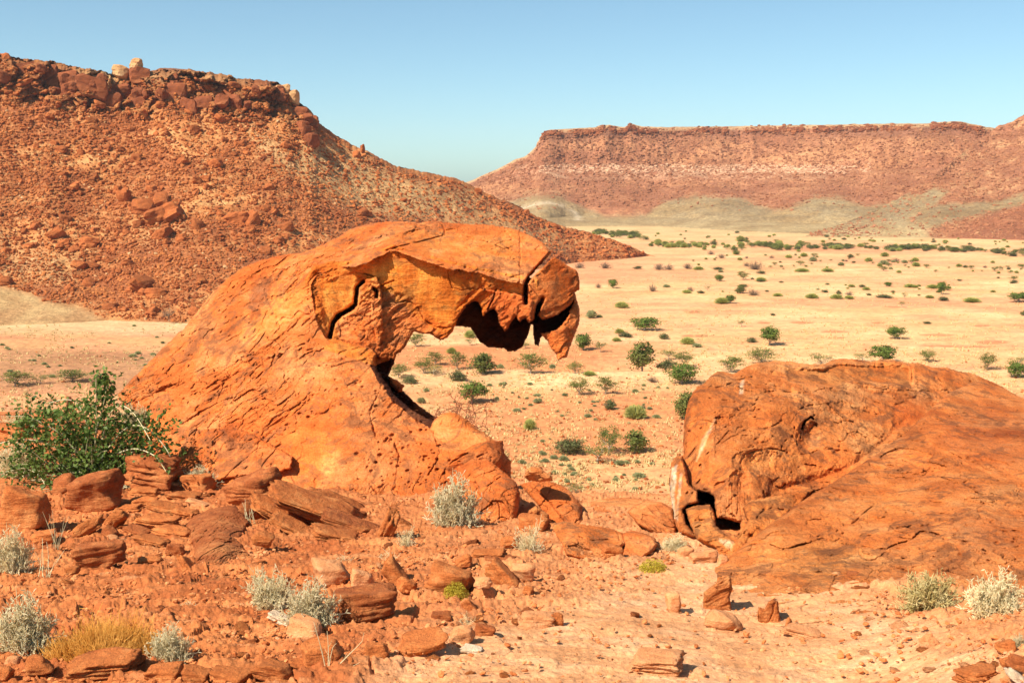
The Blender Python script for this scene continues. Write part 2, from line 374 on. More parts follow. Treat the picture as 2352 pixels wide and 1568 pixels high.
class Relief:
    """a solid rock whose camera-facing side is carved plate by plate; depths in metres"""
    def __init__(s, box, step, outline, jit=3.0, seed=0, fine=1.0):
        x0, y0, x1, y1 = box; s.seed = seed
        s.x = np.arange(x0, x1, step); s.y = np.arange(y0, y1, step)
        s.X, s.Y = np.meshgrid(s.x, s.y); s.step = step
        q = v3(s.X*0.035*fine, s.Y*0.035*fine, seed*3.7); q2 = v3(s.X*0.16*fine, s.Y*0.16*fine, seed*1.3)
        s.jx = jit*(fbm(q, 3)+0.5*pn(q2)); s.jy = jit*(fbm(q+50, 3)+0.5*pn(q2+31))
        s.cellamp = 1.0
        s.D = np.full(s.X.shape, 1e6); s.C = np.ones(s.X.shape+(3,), np.float32)
        s.sd = sdf_poly(s.X+s.jx*0.8, s.Y+s.jy*0.8, outline)
    def poly(s, pts, j=1.0):
        return sdf_poly(s.X+s.jx*j, s.Y+s.jy*j, pts)
    def plate(s, pts, ctrl, bev=6, amt=0.15, tint=None, j=1.0, cut=False):
        sd = s.poly(pts, j); d = tps(ctrl, s.X, s.Y) if hasattr(ctrl, '__len__') else np.full(s.X.shape, float(ctrl))
        e = np.clip(sd/bev, 0, 1); d = d+amt*(1-np.sqrt(1-(1-e)**2))
        m = (sd > 0) & ((d < s.D) | cut)
        s.D = np.where(m, d, s.D)
        if tint is not None: s.C[m] = np.asarray(tint, np.float32)
        return m
    def crack(s, pts, w, depth, j=0.8, dark=0.0):
        d = dist_line(s.X+s.jx*j, s.Y+s.jy*j, pts)
        if depth < 0.6: depth *= 0.42; w *= 0.8
        vary = 0.35+0.65*sstep(-0.25, 0.25, pn(v3(s.X*0.05, s.Y*0.05, len(pts)+s.seed)))
        g = np.exp(-(d/w)**2)*(vary if depth < 0.6 else 1); s.D = s.D+depth*g
    def ledge(s, pts, h, reach, j=1.0, side=1):
        """everything on one side of the line steps back by h and fades over reach px (a flake edge)"""
        P = np.asarray(pts, float); d = dist_line(s.X+s.jx*j, s.Y+s.jy*j, pts)
        x = s.X+s.jx*j; y = s.Y+s.jy*j
        best = np.full(x.shape, 1e9); sg = np.zeros(x.shape)
        for a, b in zip(P[:-1], P[1:]):
            ex, ey = b-a; L = ex*ex+ey*ey
            t = ((x-a[0])*ex+(y-a[1])*ey)/L; tc = np.clip(t, 0, 1)
            dd = (x-a[0]-ex*tc)**2+(y-a[1]-ey*tc)**2
            m = dd < best; best = np.where(m, dd, best); sg = np.where(m, np.sign(ex*(y-a[1])-ey*(x-a[0])), sg)
        h *= 0.32 if abs(h) > 0.15 else 0.6; vary = sstep(-0.3, 0.3, pn(v3(s.X*0.03, s.Y*0.03, h*99)))
        s.D = s.D+np.where(sg*side > 0, vary*h*np.clip(1-np.sqrt(best)/reach, 0, 1), 0)
    def tintblob(s, pts, col, soft=10, j=3.0, amt=1.0):
        m = sstep(-soft, soft, s.poly(pts, j))[..., None]*amt
        s.C = lerp(s.C, np.asarray(col, np.float32), m)
    def dents(s, rg, pts, n, r0, r1, depth):
        P = np.asarray(pts, float); x0, y0 = P.min(0); x1, y1 = P.max(0); k = 0
        while k < n:
            cx, cy = rg.uniform(x0, x1), rg.uniform(y0, y1)
            if sdf_poly(np.array([cx]), np.array([cy]), P)[0] < 0: continue
            k += 1; r = r0+(r1-r0)*rg.random()**2.5
            i0 = np.searchsorted(s.y, cy-3*r); i1 = np.searchsorted(s.y, cy+3*r); j0 = np.searchsorted(s.x, cx-3*r); j1 = np.searchsorted(s.x, cx+3*r)
            if i1 <= i0 or j1 <= j0: continue
            d = ((s.X[i0:i1, j0:j1]-cx)/(r*1.35))**2+((s.Y[i0:i1, j0:j1]-cy)/r)**2
            s.D[i0:i1, j0:j1] += 0.5*depth*r/r1*np.exp(-d*d)*rg.uniform(.4, 1)
    def finish(s, name, mat, thick, rnd_w=14, rnd_amt=0.7, amp=0.06, strata=(0.6, 0.05), back=None, groove=0.05):
        s.sd[s.D > 1e5] = -1
        m = s.sd > 0
        D = np.where(s.D > 1e5, 0, s.D)
        P = at(s.X, s.Y, D).astype(np.float32)
        # carved detail: broad undulation, layered grooves along the bedding, small pitting
        ang, sa = strata
        ca, sn = math.cos(ang), math.sin(ang)
        wv = 0.35*fbm(P*0.35+s.seed, 2)
        al = P[..., 0]*ca+P[..., 2]*sn; ac = -P[..., 0]*sn+P[..., 2]*ca+wv
        lay = fbm(v3(al*0.8, ac*5.0, P[..., 1]*0.8), 5, 0.6)
        lay2 = fbm(v3(al*2.2, ac*13.0, P[..., 1]*2.0), 3, 0.6)
        patch = sstep(-0.25, 0.3, fbm(P*0.45+40+s.seed, 3))*s.det if hasattr(s, 'det') else sstep(-0.25, 0.3, fbm(P*0.45+40+s.seed, 3))
        det = getattr(s, 'det', 1.0)
        big = fbm(P*0.8+s.seed*5, 4); sm = fbm(P*5+3, 4, 0.62)
        terr = np.round(lay*6)/6
        D = D+amp*2.2*big*lerp(0.5, 1, det)+sa*(0.5*lay+0.9*terr+0.45*lay2)*patch+amp*0.55*sm*det
        cw = v3(al*0.9, ac*2.2, 0)+0.55*np.stack([fbm(P*0.9+11, 3), fbm(P*0.9+23, 3), 0*al], -1)
        f1, f2, rv = worley2(cw[..., 0].astype(np.float32), cw[..., 1].astype(np.float32), s.seed)
        g1, g2, rw = worley2((cw[..., 0]*2.9).astype(np.float32), (cw[..., 1]*2.9).astype(np.float32), s.seed+5)
        D = D+(0.16*(rv-0.5)*patch+0.07*(rw-0.5)*sstep(-0.3, 0.2, lay))*det*s.cellamp+0.05*sstep(0.05, 0.0, g2-g1)*patch*det*s.cellamp
        s.C = s.C*(1+(0.26*(rv-0.5)+0.16*(rw-0.5))*det)[..., None]
        rid = fbm(v3(al*1.3, ac*2.6, P[..., 1]*1.3)+60, 3, 0.5, True)
        D = D+groove*sstep(0.80, 0.97, rid)*det
        e = np.clip(s.sd/rnd_w, 0, 1)
        D = D+rnd_amt*(1-np.sqrt(1-(1-e)**2))
        B = D+0.15+thick*np.sqrt(np.clip(s.sd/(rnd_w*5), 0, 1))
        if back is not None: B = np.maximum(B, np.minimum(back, D+thick*1.5))
        # faces
        Q = m[:-1, :-1] & m[1:, :-1] & m[1:, 1:] & m[:-1, 1:]
        nr, nc = m.shape; idx = np.arange(nr*nc).reshape(nr, nc); N = nr*nc
        a, b_, c, d = idx[:-1, :-1][Q], idx[1:, :-1][Q], idx[1:, 1:][Q], idx[:-1, 1:][Q]
        front = np.stack([a, b_, c, d], 1); rear = np.stack([a, d, c, b_], 1)+N
        Qp = np.pad(Q, 1); sides = []
        q = Qp[1:-1, 1:-1]
        def side(mask, p, r):
            mm = q & ~mask; sides.append(np.stack([p[mm], r[mm], r[mm]+N, p[mm]+N], 1))
        side(Qp[1:-1, :-2], idx[1:, :-1], idx[:-1, :-1]); side(Qp[1:-1, 2:], idx[:-1, 1:], idx[1:, 1:])
        side(Qp[:-2, 1:-1], idx[:-1, :-1], idx[:-1, 1:]); side(Qp[2:, 1:-1], idx[1:, 1:], idx[1:, :-1])
        F = np.concatenate([front, rear]+sides)
        V = np.concatenate([at(s.X, s.Y, D).reshape(-1, 3), at(s.X, s.Y, B).reshape(-1, 3)])
        C = np.concatenate([s.C.reshape(-1, 3)]*2)
        used = np.unique(F); remap = np.zeros(2*N, np.int32); remap[used] = np.arange(len(used))
        me = mesh(name, V[used], remap[F], True, C[used])
        return link(name, me, mat)
# ------------------------------------------------------------------ the overhanging arch rock
LIGHT = (1.12, 1.3, 1.5); WALL = (1.12, 1.10, 0.72); GOLD = (1.15, 1.45, 1.6); HOLLOW_SHADE = (0.13, 0.12, 0.18); SMOOTH = (1.25, 1.12, 1.0)  # the near-black tint paints shade into hollows and gaps
def build_arch():
    rg = random.Random(3)
    out = [(270, 905), (300, 872), (335, 838), (370, 800), (420, 755), (450, 718), (480, 680), (520, 640), (560, 611), (600, 596), (650, 584),
           (700, 578), (740, 562), (775, 545), (800, 527), (830, 516), (870, 510), (930, 507), (960, 512), (1000, 507), (1040, 512), (1090, 515), (1130, 516),
           (1170, 523), (1200, 531), (1225, 543), (1247, 556), (1262, 572), (1275, 588), (1304, 608), (1327, 622), (1333, 646), (1333, 665), (1322, 672),
           (1324, 684), (1331, 708), (1333, 733), (1324, 763), (1313, 790), (1303, 820), (1291, 823), (1281, 829), (1276, 812), (1266, 803), (1258, 785), (1247, 772),
           (1242, 777), (1239, 796), (1229, 792), (1224, 770), (1224, 748), (1220, 746), (1214, 770), (1201, 797), (1184, 807), (1164, 807), (1157, 800), (1121, 798), (1100, 785), (1090, 768), (1080, 752), (1044, 749),
           (1040, 762), (1027, 777), (1011, 783), (987, 767), (971, 768), (952, 763), (944, 774), (933, 795), (921, 810), (911, 814), (906, 835), (899, 848), (893, 862),
           (912, 872), (931, 884), (925, 895), (935, 905), (962, 930), (1000, 957), (1006, 955), (1016, 949), (1033, 945), (1055, 950), (1078, 966), (1096, 982), (1112, 992), (1130, 1003), (1156, 1010), (1160, 1040),
           (1175, 1060), (1175, 1230), (330, 1230), (330, 1000), (290, 950)]
    R = Relief((262, 498, 1345, 1215), 1.35, out, 3.0, 1)
    # the long flank and the roof of the head
    R.plate([(200, 950), (280, 860), (440, 700), (520, 600), (700, 540), (820, 480), (1200, 480), (1300, 560), (1271, 577), (1212, 642), (1218, 655), (1180, 650),
             (1140, 641), (1100, 628), (1065, 622), (1030, 618), (990, 606), (960, 596), (940, 588), (915, 578), (897, 575), (880, 586), (860, 594), (845, 605), (820, 612), (790, 614), (760, 615),
             (740, 628), (722, 640), (714, 655), (716, 680), (722, 710), (728, 740), (745, 772), (760, 790), (700, 815), (610, 880), (500, 945), (430, 1000), (400, 1060), (400, 1230), (200, 1230)],
            [(285, 890, 27.4), (430, 1050, 25.3), (450, 725, 29.0), (560, 800, 26.9), (700, 780, 26.1), (600, 600, 30.0), (660, 680, 27.7), (720, 640, 27.15), (722, 712, 26.75), (742, 765, 26.5), (800, 530, 30.0),
             (850, 585, 27.45), (1000, 515, 29.6), (1000, 600, 27.15), (900, 576, 27.3), (1200, 540, 29.0), (1200, 640, 27.1), (1100, 570, 28.1), (1100, 625, 27.02), (940, 585, 27.12), (1050, 615, 27.05)], 3, 0.03)
    # smooth concave wall under the lip
    R.plate([(700, 640), (720, 610), (760, 600), (820, 598), (860, 580), (900, 560), (960, 580), (1040, 600), (1150, 625), (1240, 640), (1235, 700), (1222, 738),
             (1214, 742), (1205, 728), (1196, 740), (1186, 726), (1176, 738), (1168, 752), (1160, 760), (1150, 748), (1142, 716), (1136, 708), (1124, 714), (1114, 722), (1107, 728), (1106, 708), (1098, 694), (1090, 690), (1076, 698), (1062, 715), (1050, 735), (1044, 752), (1040, 762), (1027, 782), (1011, 790),
             (960, 775), (935, 800), (905, 820), (860, 840), (740, 800), (715, 720)],
            [(725, 660, 27.2), (728, 715, 26.85), (760, 640, 27.28), (830, 620, 27.42), (900, 590, 27.38), (1000, 625, 27.26), (1100, 645, 27.12), (1210, 665, 27.1), (1000, 690, 27.32), (900, 690, 27.3), (940, 760, 27.35),
             (780, 720, 27.15), (745, 765, 26.7), (1040, 740, 27.3), (1150, 720, 27.15), (1100, 690, 27.25), (1210, 730, 27.1)], 7, 0.14, WALL)
    # toothed flowstone at the right of the wall
    R.plate([(1095, 640), (1108, 655), (1118, 664), (1150, 668), (1190, 672), (1225, 690), (1222, 738), (1214, 742), (1205, 728), (1196, 740), (1186, 726), (1176, 738), (1168, 752), (1160, 760), (1150, 748), (1142, 716), (1136, 708), (1124, 714), (1112, 724), (1118, 700), (1128, 676), (1110, 668)],
            [(1100, 660, 27.05), (1200, 680, 26.95), (1160, 750, 27.0), (1215, 735, 26.85), (1120, 700, 27.15)], 7, 0.2, (1.05, 0.95, 0.9), 1.6)
    # rough flake hanging below the wall (lower band)
    R.plate([(836, 646), (850, 640), (868, 645), (873, 660), (880, 672), (895, 668), (905, 678), (908, 694), (925, 690), (945, 694), (960, 706), (975, 730), (985, 742), (1000, 752), (1020, 756), (1044, 745), (1040, 765), (1027, 790),
             (1000, 795), (960, 775), (930, 815), (911, 826), (872, 823), (858, 808), (820, 792), (770, 778), (764, 768), (766, 745), (785, 728), (812, 708), (820, 690), (822, 665)],
            [(840, 660, 27.1), (840, 780, 26.7), (780, 760, 26.9), (900, 800, 26.9), (920, 720, 27.25), (1000, 765, 27.3), (960, 750, 27.3)], 6, 0.12, (0.98, 0.98, 0.95), 1.3)
    # the narrow column standing in front of it
    R.plate([(848, 640), (866, 638), (873, 655), (877, 680), (878, 720), (878, 770), (876, 800), (866, 806), (862, 780), (850, 700), (834, 690), (826, 660), (836, 645)],
            [(850, 650, 26.95), (870, 700, 26.85), (870, 800, 26.7)], 6, 0.14, (1.0, 1.0, 0.95), 1.5)
    # right block of the head
    R.plate([(1271, 590), (1290, 585), (1345, 615), (1345, 668), (1321, 672), (1322, 684), (1310, 700), (1297, 712), (1280, 722), (1265, 729), (1246, 735), (1236, 722), (1246, 700), (1242, 690), (1232, 704), (1226, 735), (1222, 738), (1212, 700), (1208, 668), (1213, 646), (1240, 620)],
            [(1210, 665, 27.0), (1270, 600, 27.4), (1325, 640, 27.7), (1230, 730, 27.0), (1300, 700, 27.5), (1265, 660, 27.25)], 4, 0.06, (1.05, 0.95, 0.8))
    # right hanging horn
    R.plate([(1322, 675), (1340, 690), (1345, 735), (1313, 800), (1300, 835), (1276, 835), (1258, 800), (1242, 765), (1262, 762), (1285, 752), (1302, 728), (1314, 700), (1320, 684)],
            [(1325, 690, 28.0), (1325, 760, 27.6), (1260, 775, 27.2), (1290, 815, 27.0), (1300, 750, 27.2)], 6, 0.14, (1.05, 1.05, 1.05), 1.6)
    # the hollow under the head: far back wall and its ceiling edge, deep shade painted into the tint
    R.plate([(1030, 640), (1360, 640), (1360, 840), (1030, 840)], [(1040, 740, 30.2), (1100, 700, 31.2), (1100, 780, 31.5), (1200, 790, 31.5), (1200, 720, 31.2), (1300, 720, 30.6), (1240, 780, 30.4), (1320, 700, 29.9)], 8, 0.1, HOLLOW_SHADE)
    # recess between column and belly, its shade painted as a dark tint
    R.plate([(845, 800), (925, 800), (925, 850), (905, 866), (870, 880), (850, 840)], 29.0, 6, 0.1, HOLLOW_SHADE)
    R.plate([(893, 862), (905, 866), (931, 884), (925, 897), (915, 900), (895, 885)], 26.6, 8, 0.3, (1, 1, 1))
    R.plate([(860, 850), (900, 862), (925, 893), (940, 905), (1000, 945), (1010, 960), (1000, 990), (950, 960), (900, 920)], 27.2, 8, 0.2, HOLLOW_SHADE)  # strip below the belly edge, shadow painted into its colour
    # the belly slab
    R.plate([(330, 1060), (480, 935), (600, 862), (680, 800), (745, 776), (770, 778), (790, 783), (820, 790), (850, 799), (866, 812), (860, 832), (866, 850), (876, 862), (886, 880), (903, 903),
             (925, 925), (950, 943), (975, 958), (1000, 970), (1030, 1010), (1180, 1080), (1180, 1230), (330, 1230)],
            [(430, 1050, 24.9), (600, 880, 25.5), (750, 778, 26.3), (862, 815, 25.9), (700, 900, 24.7), (900, 905, 25.0), (990, 965, 24.6), (800, 1000, 23.5), (600, 1000, 24.2), (500, 1080, 23.6), (700, 1090, 23.0),
             (900, 1110, 22.4), (1010, 1050, 23.1), (1150, 1150, 22.2), (820, 900, 24.7), (700, 1200, 21.5), (1000, 1200, 21.2)], 12, 0.35)
    # shallow step: a big slab lying on the belly (left) ending in an undercut
    R.plate([(380, 1095), (440, 985), (560, 985), (640, 1030), (672, 1050), (668, 1076), (640, 1085), (560, 1092), (480, 1105)],
            [(440, 1060, 23.9), (560, 1020, 23.9), (665, 1060, 23.0), (500, 1100, 23.1), (660, 1080, 22.85)], 6, 0.12, (0.98, 0.95, 0.95), 1.5)
    # hump behind the lower right
    R.plate([(985, 985), (1002, 960), (1016, 949), (1033, 945), (1055, 950), (1078, 966), (1096, 982), (1112, 992), (1150, 1020), (1160, 1075), (1060, 1075), (1000, 1010)],
            [(1030, 955, 24.3), (1120, 1000, 23.9), (1060, 1050, 23.3), (1000, 1000, 23.9)], 16, 0.4, (1.15, 1.2, 1.2))
    # wedge-shaped block with a dark right end
    R.plate([(1020, 1075), (1050, 1040), (1080, 1025), (1120, 1013), (1156, 1009), (1157, 1026), (1162, 1036), (1176, 1056), (1178, 1090), (1150, 1110), (1040, 1100)],
            [(1040, 1080, 22.7), (1150, 1012, 23.1), (1155, 1060, 22.5), (1175, 1070, 23.4)], 5, 0.12, (0.9, 0.85, 0.85))
    R.D += np.where(R.poly([(1150, 1070), (1158, 1040), (1164, 1034), (1180, 1052), (1180, 1090), (1168, 1083)], 0.4) > 0, 1.6, 0)
    # cracks and flake edges
    K = R.crack
    K([(1271, 577), (1245, 606), (1214, 640), (1208, 652), (1207, 680), (1208, 695)], 3.6, 1.3, 0.3)
    K([(836, 648), (822, 660), (817, 700), (800, 712), (776, 725), (765, 742), (757, 775)], 3.4, 1.2, 0.7)
    K([(812, 708), (785, 722), (770, 735)], 3, 0.8, 0.5)
    K([(890, 574), (910, 567), (960, 557), (990, 549), (1022, 540), (1022, 528), (1016, 517)], 2.0, 0.35, 0.6)
    K([(1064, 540), (1090, 548), (1115, 554), (1140, 565), (1160, 574), (1180, 575)], 1.6, 0.22, 1.0)
    K([(1194, 540), (1196, 570), (1193, 600), (1195, 640), (1190, 660)], 2.2, 0.22, 1.4)
    K([(716, 667), (700, 668), (820, 625), (852, 632), (870, 642)][2:], 1.8, 0.3)
    K([(880, 668), (900, 662), (912, 680)], 1.6, 0.25)
    K([(910, 697), (930, 690), (945, 694), (958, 704)], 1.8, 0.35)
    K([(960, 706), (975, 735), (1000, 752), (1026, 754), (1044, 748)], 2.0, 0.3)
    K([(1037, 660), (1060, 666), (1090, 662)], 1.4, 0.2); K([(1030, 622), (1034, 650), (1040, 664)], 1.4, 0.15)
    K([(1140, 664), (1132, 690), (1120, 712)], 2.2, 0.45); K([(1246, 686), (1236, 710), (1230, 735)], 3.5, 0.7)
    K([(905, 645), (905, 700), (895, 760), (890, 800)][:1]+[(868, 660), (860, 668)], 2, 0.5)
    K([(858, 663), (866, 670), (864, 682)], 3.0, 0.8)
    R.ledge([(700, 640), (740, 626), (780, 613), (845, 604), (897, 574), (940, 588), (1000, 608), (1100, 628), (1200, 648)], -0.05, 14, 1.2, -1)
    R.ledge([(620, 625), (700, 600), (790, 575), (860, 545), (950, 530), (1016, 518)], 0.22, 45, 2.0, 1)
    R.ledge([(560, 660), (650, 640), (720, 610), (800, 580), (880, 555)], 0.18, 30, 2.2, 1)
    R.ledge([(450, 760), (520, 740), (600, 700), (680, 655), (710, 640)], 0.20, 40, 2.5, 1)
    R.ledge([(400, 930), (520, 860), (620, 820), (735, 790)], 0.25, 40, 2.5, 1)
    R.ledge([(350, 900), (460, 860), (560, 820), (640, 800)], 0.2, 36, 2.5, 1)
    for pts in ([(640, 822), (665, 800), (700, 790)], [(728, 808), (745, 800)], [(590, 870), (625, 838), (632, 815)], [(1012, 1100), (1030, 1068), (1055, 1052), (1072, 1040)],
                [(800, 1160), (880, 1150), (850, 1110)], [(990, 985), (1010, 1030), (1004, 1060), (985, 1090)], [(905, 1010), (915, 1050), (908, 1120), (925, 1150)],
                [(870, 900), (850, 950), (862, 1000)], [(440, 900), (500, 880), (560, 850)]):
        K(pts, 2.0, 0.3, 1.5)
    R.dents(rg, [(1000, 1000), (1130, 960), (1150, 1000), (1060, 1080), (950, 1100), (930, 1020)][:0] or [(860, 1020), (960, 960), (1020, 1010), (1000, 1100), (880, 1130)], 70, 1.2, 4.5, 0.32)
    R.dents(rg, [(640, 860), (860, 830), (900, 930), (700, 1000)], 60, 1, 4, 0.22)
    R.dents(rg, [(760, 1040), (900, 1000), (1040, 1050), (1040, 1110), (820, 1120)], 60, 1.0, 4.0, 0.26)
    # colours of the stone itself
    T = R.tintblob
    T([(600, 700), (660, 660), (710, 650), (690, 720), (630, 770), (560, 790), (540, 770)], (1.25, 1.5, 1.5), 16, 4, 0.8)
    T([(900, 530), (1180, 540), (1190, 600), (1100, 600), (960, 580)], (1.1, 1.3, 1.2), 20, 4, 0.7)
    T([(590, 640), (625, 625), (620, 700), (580, 740), (570, 700)], (0.42, 0.42, 0.55), 9, 6, 0.75)
    T([(470, 770), (540, 740), (560, 800), (500, 830)], (0.6, 0.62, 0.7), 14, 8, 0.6)
    T([(665, 990), (740, 970), (780, 1040), (760, 1090), (690, 1080), (668, 1040)], (1.3, 1.45, 1.4), 10, 4, 0.9)
    T([(960, 1060), (1060, 1000), (1120, 1020), (1020, 1090)], (1.15, 1.2, 1.1), 20, 5, 0.7)
    T([(500, 990), (530, 960), (560, 1000), (540, 1030)], (0.5, 0.45, 0.5), 8, 6, 0.7)
    T([(960, 920), (1000, 900), (1000, 960), (930, 960)], (0.7, 0.7, 0.8), 12, 6, 0.5)
    # streaks of the wall: vertical bands
    st = fbm(v3(R.X*0.035, R.Y*0.006, 5.0), 4, 0.6)[..., None]
    wm = sstep(0, 10, R.poly([(725, 650), (830, 622), (897, 590), (1000, 622), (1110, 650), (1040, 740), (1000, 745), (950, 690), (900, 680), (830, 700), (750, 770)]))[..., None]
    R.C = lerp(R.C, R.C*lerp(np.array([0.80, 0.72, 0.6]), np.array([1.25, 1.6, 1.6]), sstep(-0.35, 0.45, st)), wm)
    T([(1260, 640), (1285, 635), (1280, 680), (1262, 690)], (0.65, 0.65, 0.7), 8, 2, 0.6)
    smooth = np.zeros(R.X.shape); smooth = np.maximum(smooth, sstep(0, 12, R.poly([(718, 650), (820, 618), (897, 582), (1000, 612), (1110, 645), (1060, 700), (1040, 745), (1000, 745), (950, 690), (900, 675), (875, 660), (830, 640), (815, 700), (750, 770)])))
    smooth = np.maximum(smooth, 0.8*sstep(0, 12, R.poly([(1216, 650), (1272, 595), (1320, 630), (1310, 690), (1250, 728), (1228, 700)])))
    smooth = np.maximum(smooth, 0.75*sstep(0, 12, R.poly([(910, 590), (960, 560), (1080, 550), (1190, 600), (1195, 635), (1010, 600)])))
    smooth = np.maximum(smooth, 0.7*sstep(0, 20, R.poly([(680, 960), (1000, 960), (1140, 1000), (1000, 1100), (780, 1130), (680, 1080)])))
    R.det = 1-0.96*smooth; R.cellamp = 1.15
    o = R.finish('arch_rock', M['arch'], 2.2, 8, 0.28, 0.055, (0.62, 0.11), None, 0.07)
    tag(o, 'huge orange sandstone arch rock with an overhanging head shaped like an open mouth', 'rock arch')

def build_outcrops():
    rg = random.Random(5)
    out = [(1570, 1043), (1568, 1010), (1571, 963), (1580, 925), (1590, 900), (1600, 888), (1617, 880), (1630, 864), (1647, 852), (1665, 852), (1685, 858), (1705, 846), (1728, 835), (1755, 830), (1781, 827), (1805, 828), (1828, 831),
           (1860, 836), (1895, 835), (1910, 827), (1928, 822), (1968, 825), (2000, 830), (2020, 825), (2055, 826), (2085, 833), (2108, 832), (2140, 842), (2175, 843), (2205, 853), (2231, 855), (2258, 868), (2300, 885), (2400, 950),
           (2400, 1200), (1750, 1330), (1660, 1300), (1640, 1260), (1560, 1225), (1546, 1195), (1541, 1150), (1536, 1100), (1541, 1062), (1550, 1048)]
    R = Relief((1528, 812, 2410, 1320), 1.45, out, 2.6, 2)
    R.plate([(1480, 780), (2420, 780), (2420, 1330), (1640, 1330), (1640, 1215), (1700, 1216), (1700, 1200), (1660, 1190), (1645, 1190), (1640, 1140), (1625, 1131), (1600, 1128), (1583, 1115), (1568, 1080), (1566, 1040)],
            [(1575, 900, 22.0), (1572, 1000, 20.8), (1590, 1110, 19.0), (1650, 1180, 17.5), (1720, 1205, 17.1), (1800, 1140, 18.9), (1900, 1110, 19.6), (1950, 1040, 20.5), (2100, 950, 23.2), (1700, 930, 21.3), (1800, 900, 22.2), (1800, 835, 25.0),
             (2000, 828, 26.2), (2200, 850, 27.2), (2000, 905, 23.9), (2250, 880, 27.0), (1850, 1000, 20.8), (1620, 950, 20.8), (1680, 1060, 18.8), (1900, 960, 21.6)], 10, 0.3)
    # smooth recess under the top lip, with its right-hand edge
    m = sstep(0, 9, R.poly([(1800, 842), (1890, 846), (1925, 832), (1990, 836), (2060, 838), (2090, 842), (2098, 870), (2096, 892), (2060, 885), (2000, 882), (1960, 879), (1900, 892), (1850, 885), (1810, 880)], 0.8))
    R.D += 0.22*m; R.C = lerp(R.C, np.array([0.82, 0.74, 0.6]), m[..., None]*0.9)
    # overhang face (darker, leaning back) at lower middle
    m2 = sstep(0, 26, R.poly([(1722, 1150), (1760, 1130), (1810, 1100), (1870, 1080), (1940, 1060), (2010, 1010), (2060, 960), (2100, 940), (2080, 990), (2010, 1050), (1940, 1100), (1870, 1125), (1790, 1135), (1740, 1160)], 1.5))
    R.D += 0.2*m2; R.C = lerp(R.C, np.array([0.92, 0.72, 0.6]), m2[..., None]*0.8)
    m3 = sstep(0, 10, R.poly([(2045, 925), (2110, 905), (2150, 915), (2130, 950), (2090, 985), (2050, 985)], 1.4)); R.D += 0.10*m3; R.C = lerp(R.C, np.array([0.95, 0.78, 0.65]), m3[..., None]*0.8)
    # scalloped hollows
    for (x, y, rx, ry, dd) in ((1860, 1005, 32, 40, 0.55), (1790, 900, 40, 18, .3), (1720, 975, 50, 50, .35), (1740, 1060, 60, 30, .35), (1930, 945, 40, 22, .25), (1880, 860, 26, 14, .2), (1700, 1110, 26, 38, .3), (1990, 950, 30, 18, .25), (1660, 1010, 20, 60, .25)):
        r = np.sqrt(((R.X+R.jx*2.5-x)/rx)**2+((R.Y+R.jy*2.5-y)/ry)**2)
        R.D += dd*np.clip(1-r, 0, 1)**0.6*0.7
    K = R.crack
    K([(1842, 985), (1850, 966), (1862, 958), (1868, 962)], 1.5, 0.7, 0.8)
    K([(1835, 940), (1850, 932), (1875, 930), (1892, 950)], 2, 0.3)
    K([(1710, 940), (1730, 945), (1735, 935)], 1.6, 0.25); K([(1645, 890), (1668, 885), (1690, 875), (1712, 868), (1735, 866)], 1.8, 0.25)
    K([(2092, 838), (2096, 855), (2094, 892)], 3.0, 0.45, 1)
    K([(1745, 1000), (1760, 985), (1790, 970), (1800, 950)], 2, 0.25, 1.5); K([(1700, 1065), (1712, 1040), (1760, 1030), (1800, 1035)], 2, 0.3, 1.5)
    K([(1980, 890), (2050, 895), (2110, 900), (2180, 895)], 2.2, 0.3, 2)
    K([(1960, 880), (1900, 893), (1840, 905), (1790, 895), (1740, 905)], 2.2, 0.3, 2.0)
    K([(1800, 1135), (1860, 1128), (1900, 1120)], 2.5, 0.3, 1)
    for k in range(9):
        x = 1648+k*9+rg.uniform(-2, 2); K([(x, 1105+rg.uniform(0, 25)), (x+rg.uniform(-3, 3), 1160), (x+rg.uniform(-4, 4), 1195)], 1.6, 0.12, 0.6)
    # left standing plates with the pale rim, and black gaps between them
    R.plate([(1534, 1095), (1541, 1062), (1550, 1046), (1566, 1045), (1576, 1075), (1583, 1112), (1602, 1130), (1605, 1153), (1580, 1160), (1570, 1170), (1575, 1200), (1600, 1235), (1560, 1228), (1546, 1195)],
            [(1545, 1080, 19.2), (1575, 1150, 18.4), (1560, 1220, 17.4), (1590, 1140, 18.3)], 8, 0.3)
    R.plate([(1574, 1168), (1600, 1158), (1632, 1158), (1640, 1175), (1645, 1205), (1662, 1222), (1686, 1243), (1700, 1245), (1690, 1300), (1655, 1290), (1640, 1262), (1600, 1240), (1585, 1205)],
            [(1580, 1180, 17.9), (1640, 1180, 17.5), (1690, 1260, 15.9), (1610, 1240, 16.6)], 9, 0.3, (1.1, 1.15, 1.1))
    R.plate([(1500, 1100), (1760, 1100), (1760, 1260), (1500, 1260)], 21.0, 5, 0.1, HOLLOW_SHADE)  # backing of the gaps, coloured near black to paint their shade
    # leaning block by the gap
    R.plate([(1688, 1250), (1700, 1222), (1718, 1200), (1706, 1165), (1722, 1150), (1770, 1140), (1830, 1128), (1870, 1122), (1850, 1150), (1790, 1200), (1740, 1240), (1700, 1290), (1675, 1300)],
            [(1690, 1270, 15.6), (1715, 1210, 16.4), (1740, 1160, 17.2), (1850, 1130, 18.4), (1780, 1190, 16.9)], 8, 0.3, (0.98, 0.98, 0.9), 1.3)
    K([(1740, 1190), (1750, 1175), (1775, 1165), (1800, 1170)], 2.5, 0.3)
    T = R.tintblob
    T([(1541, 1075), (1556, 1068), (1553, 1090), (1549, 1130), (1552, 1190), (1543, 1190), (1539, 1120)], (1.5, 3.6, 9.0), 3, 1, 0.85)
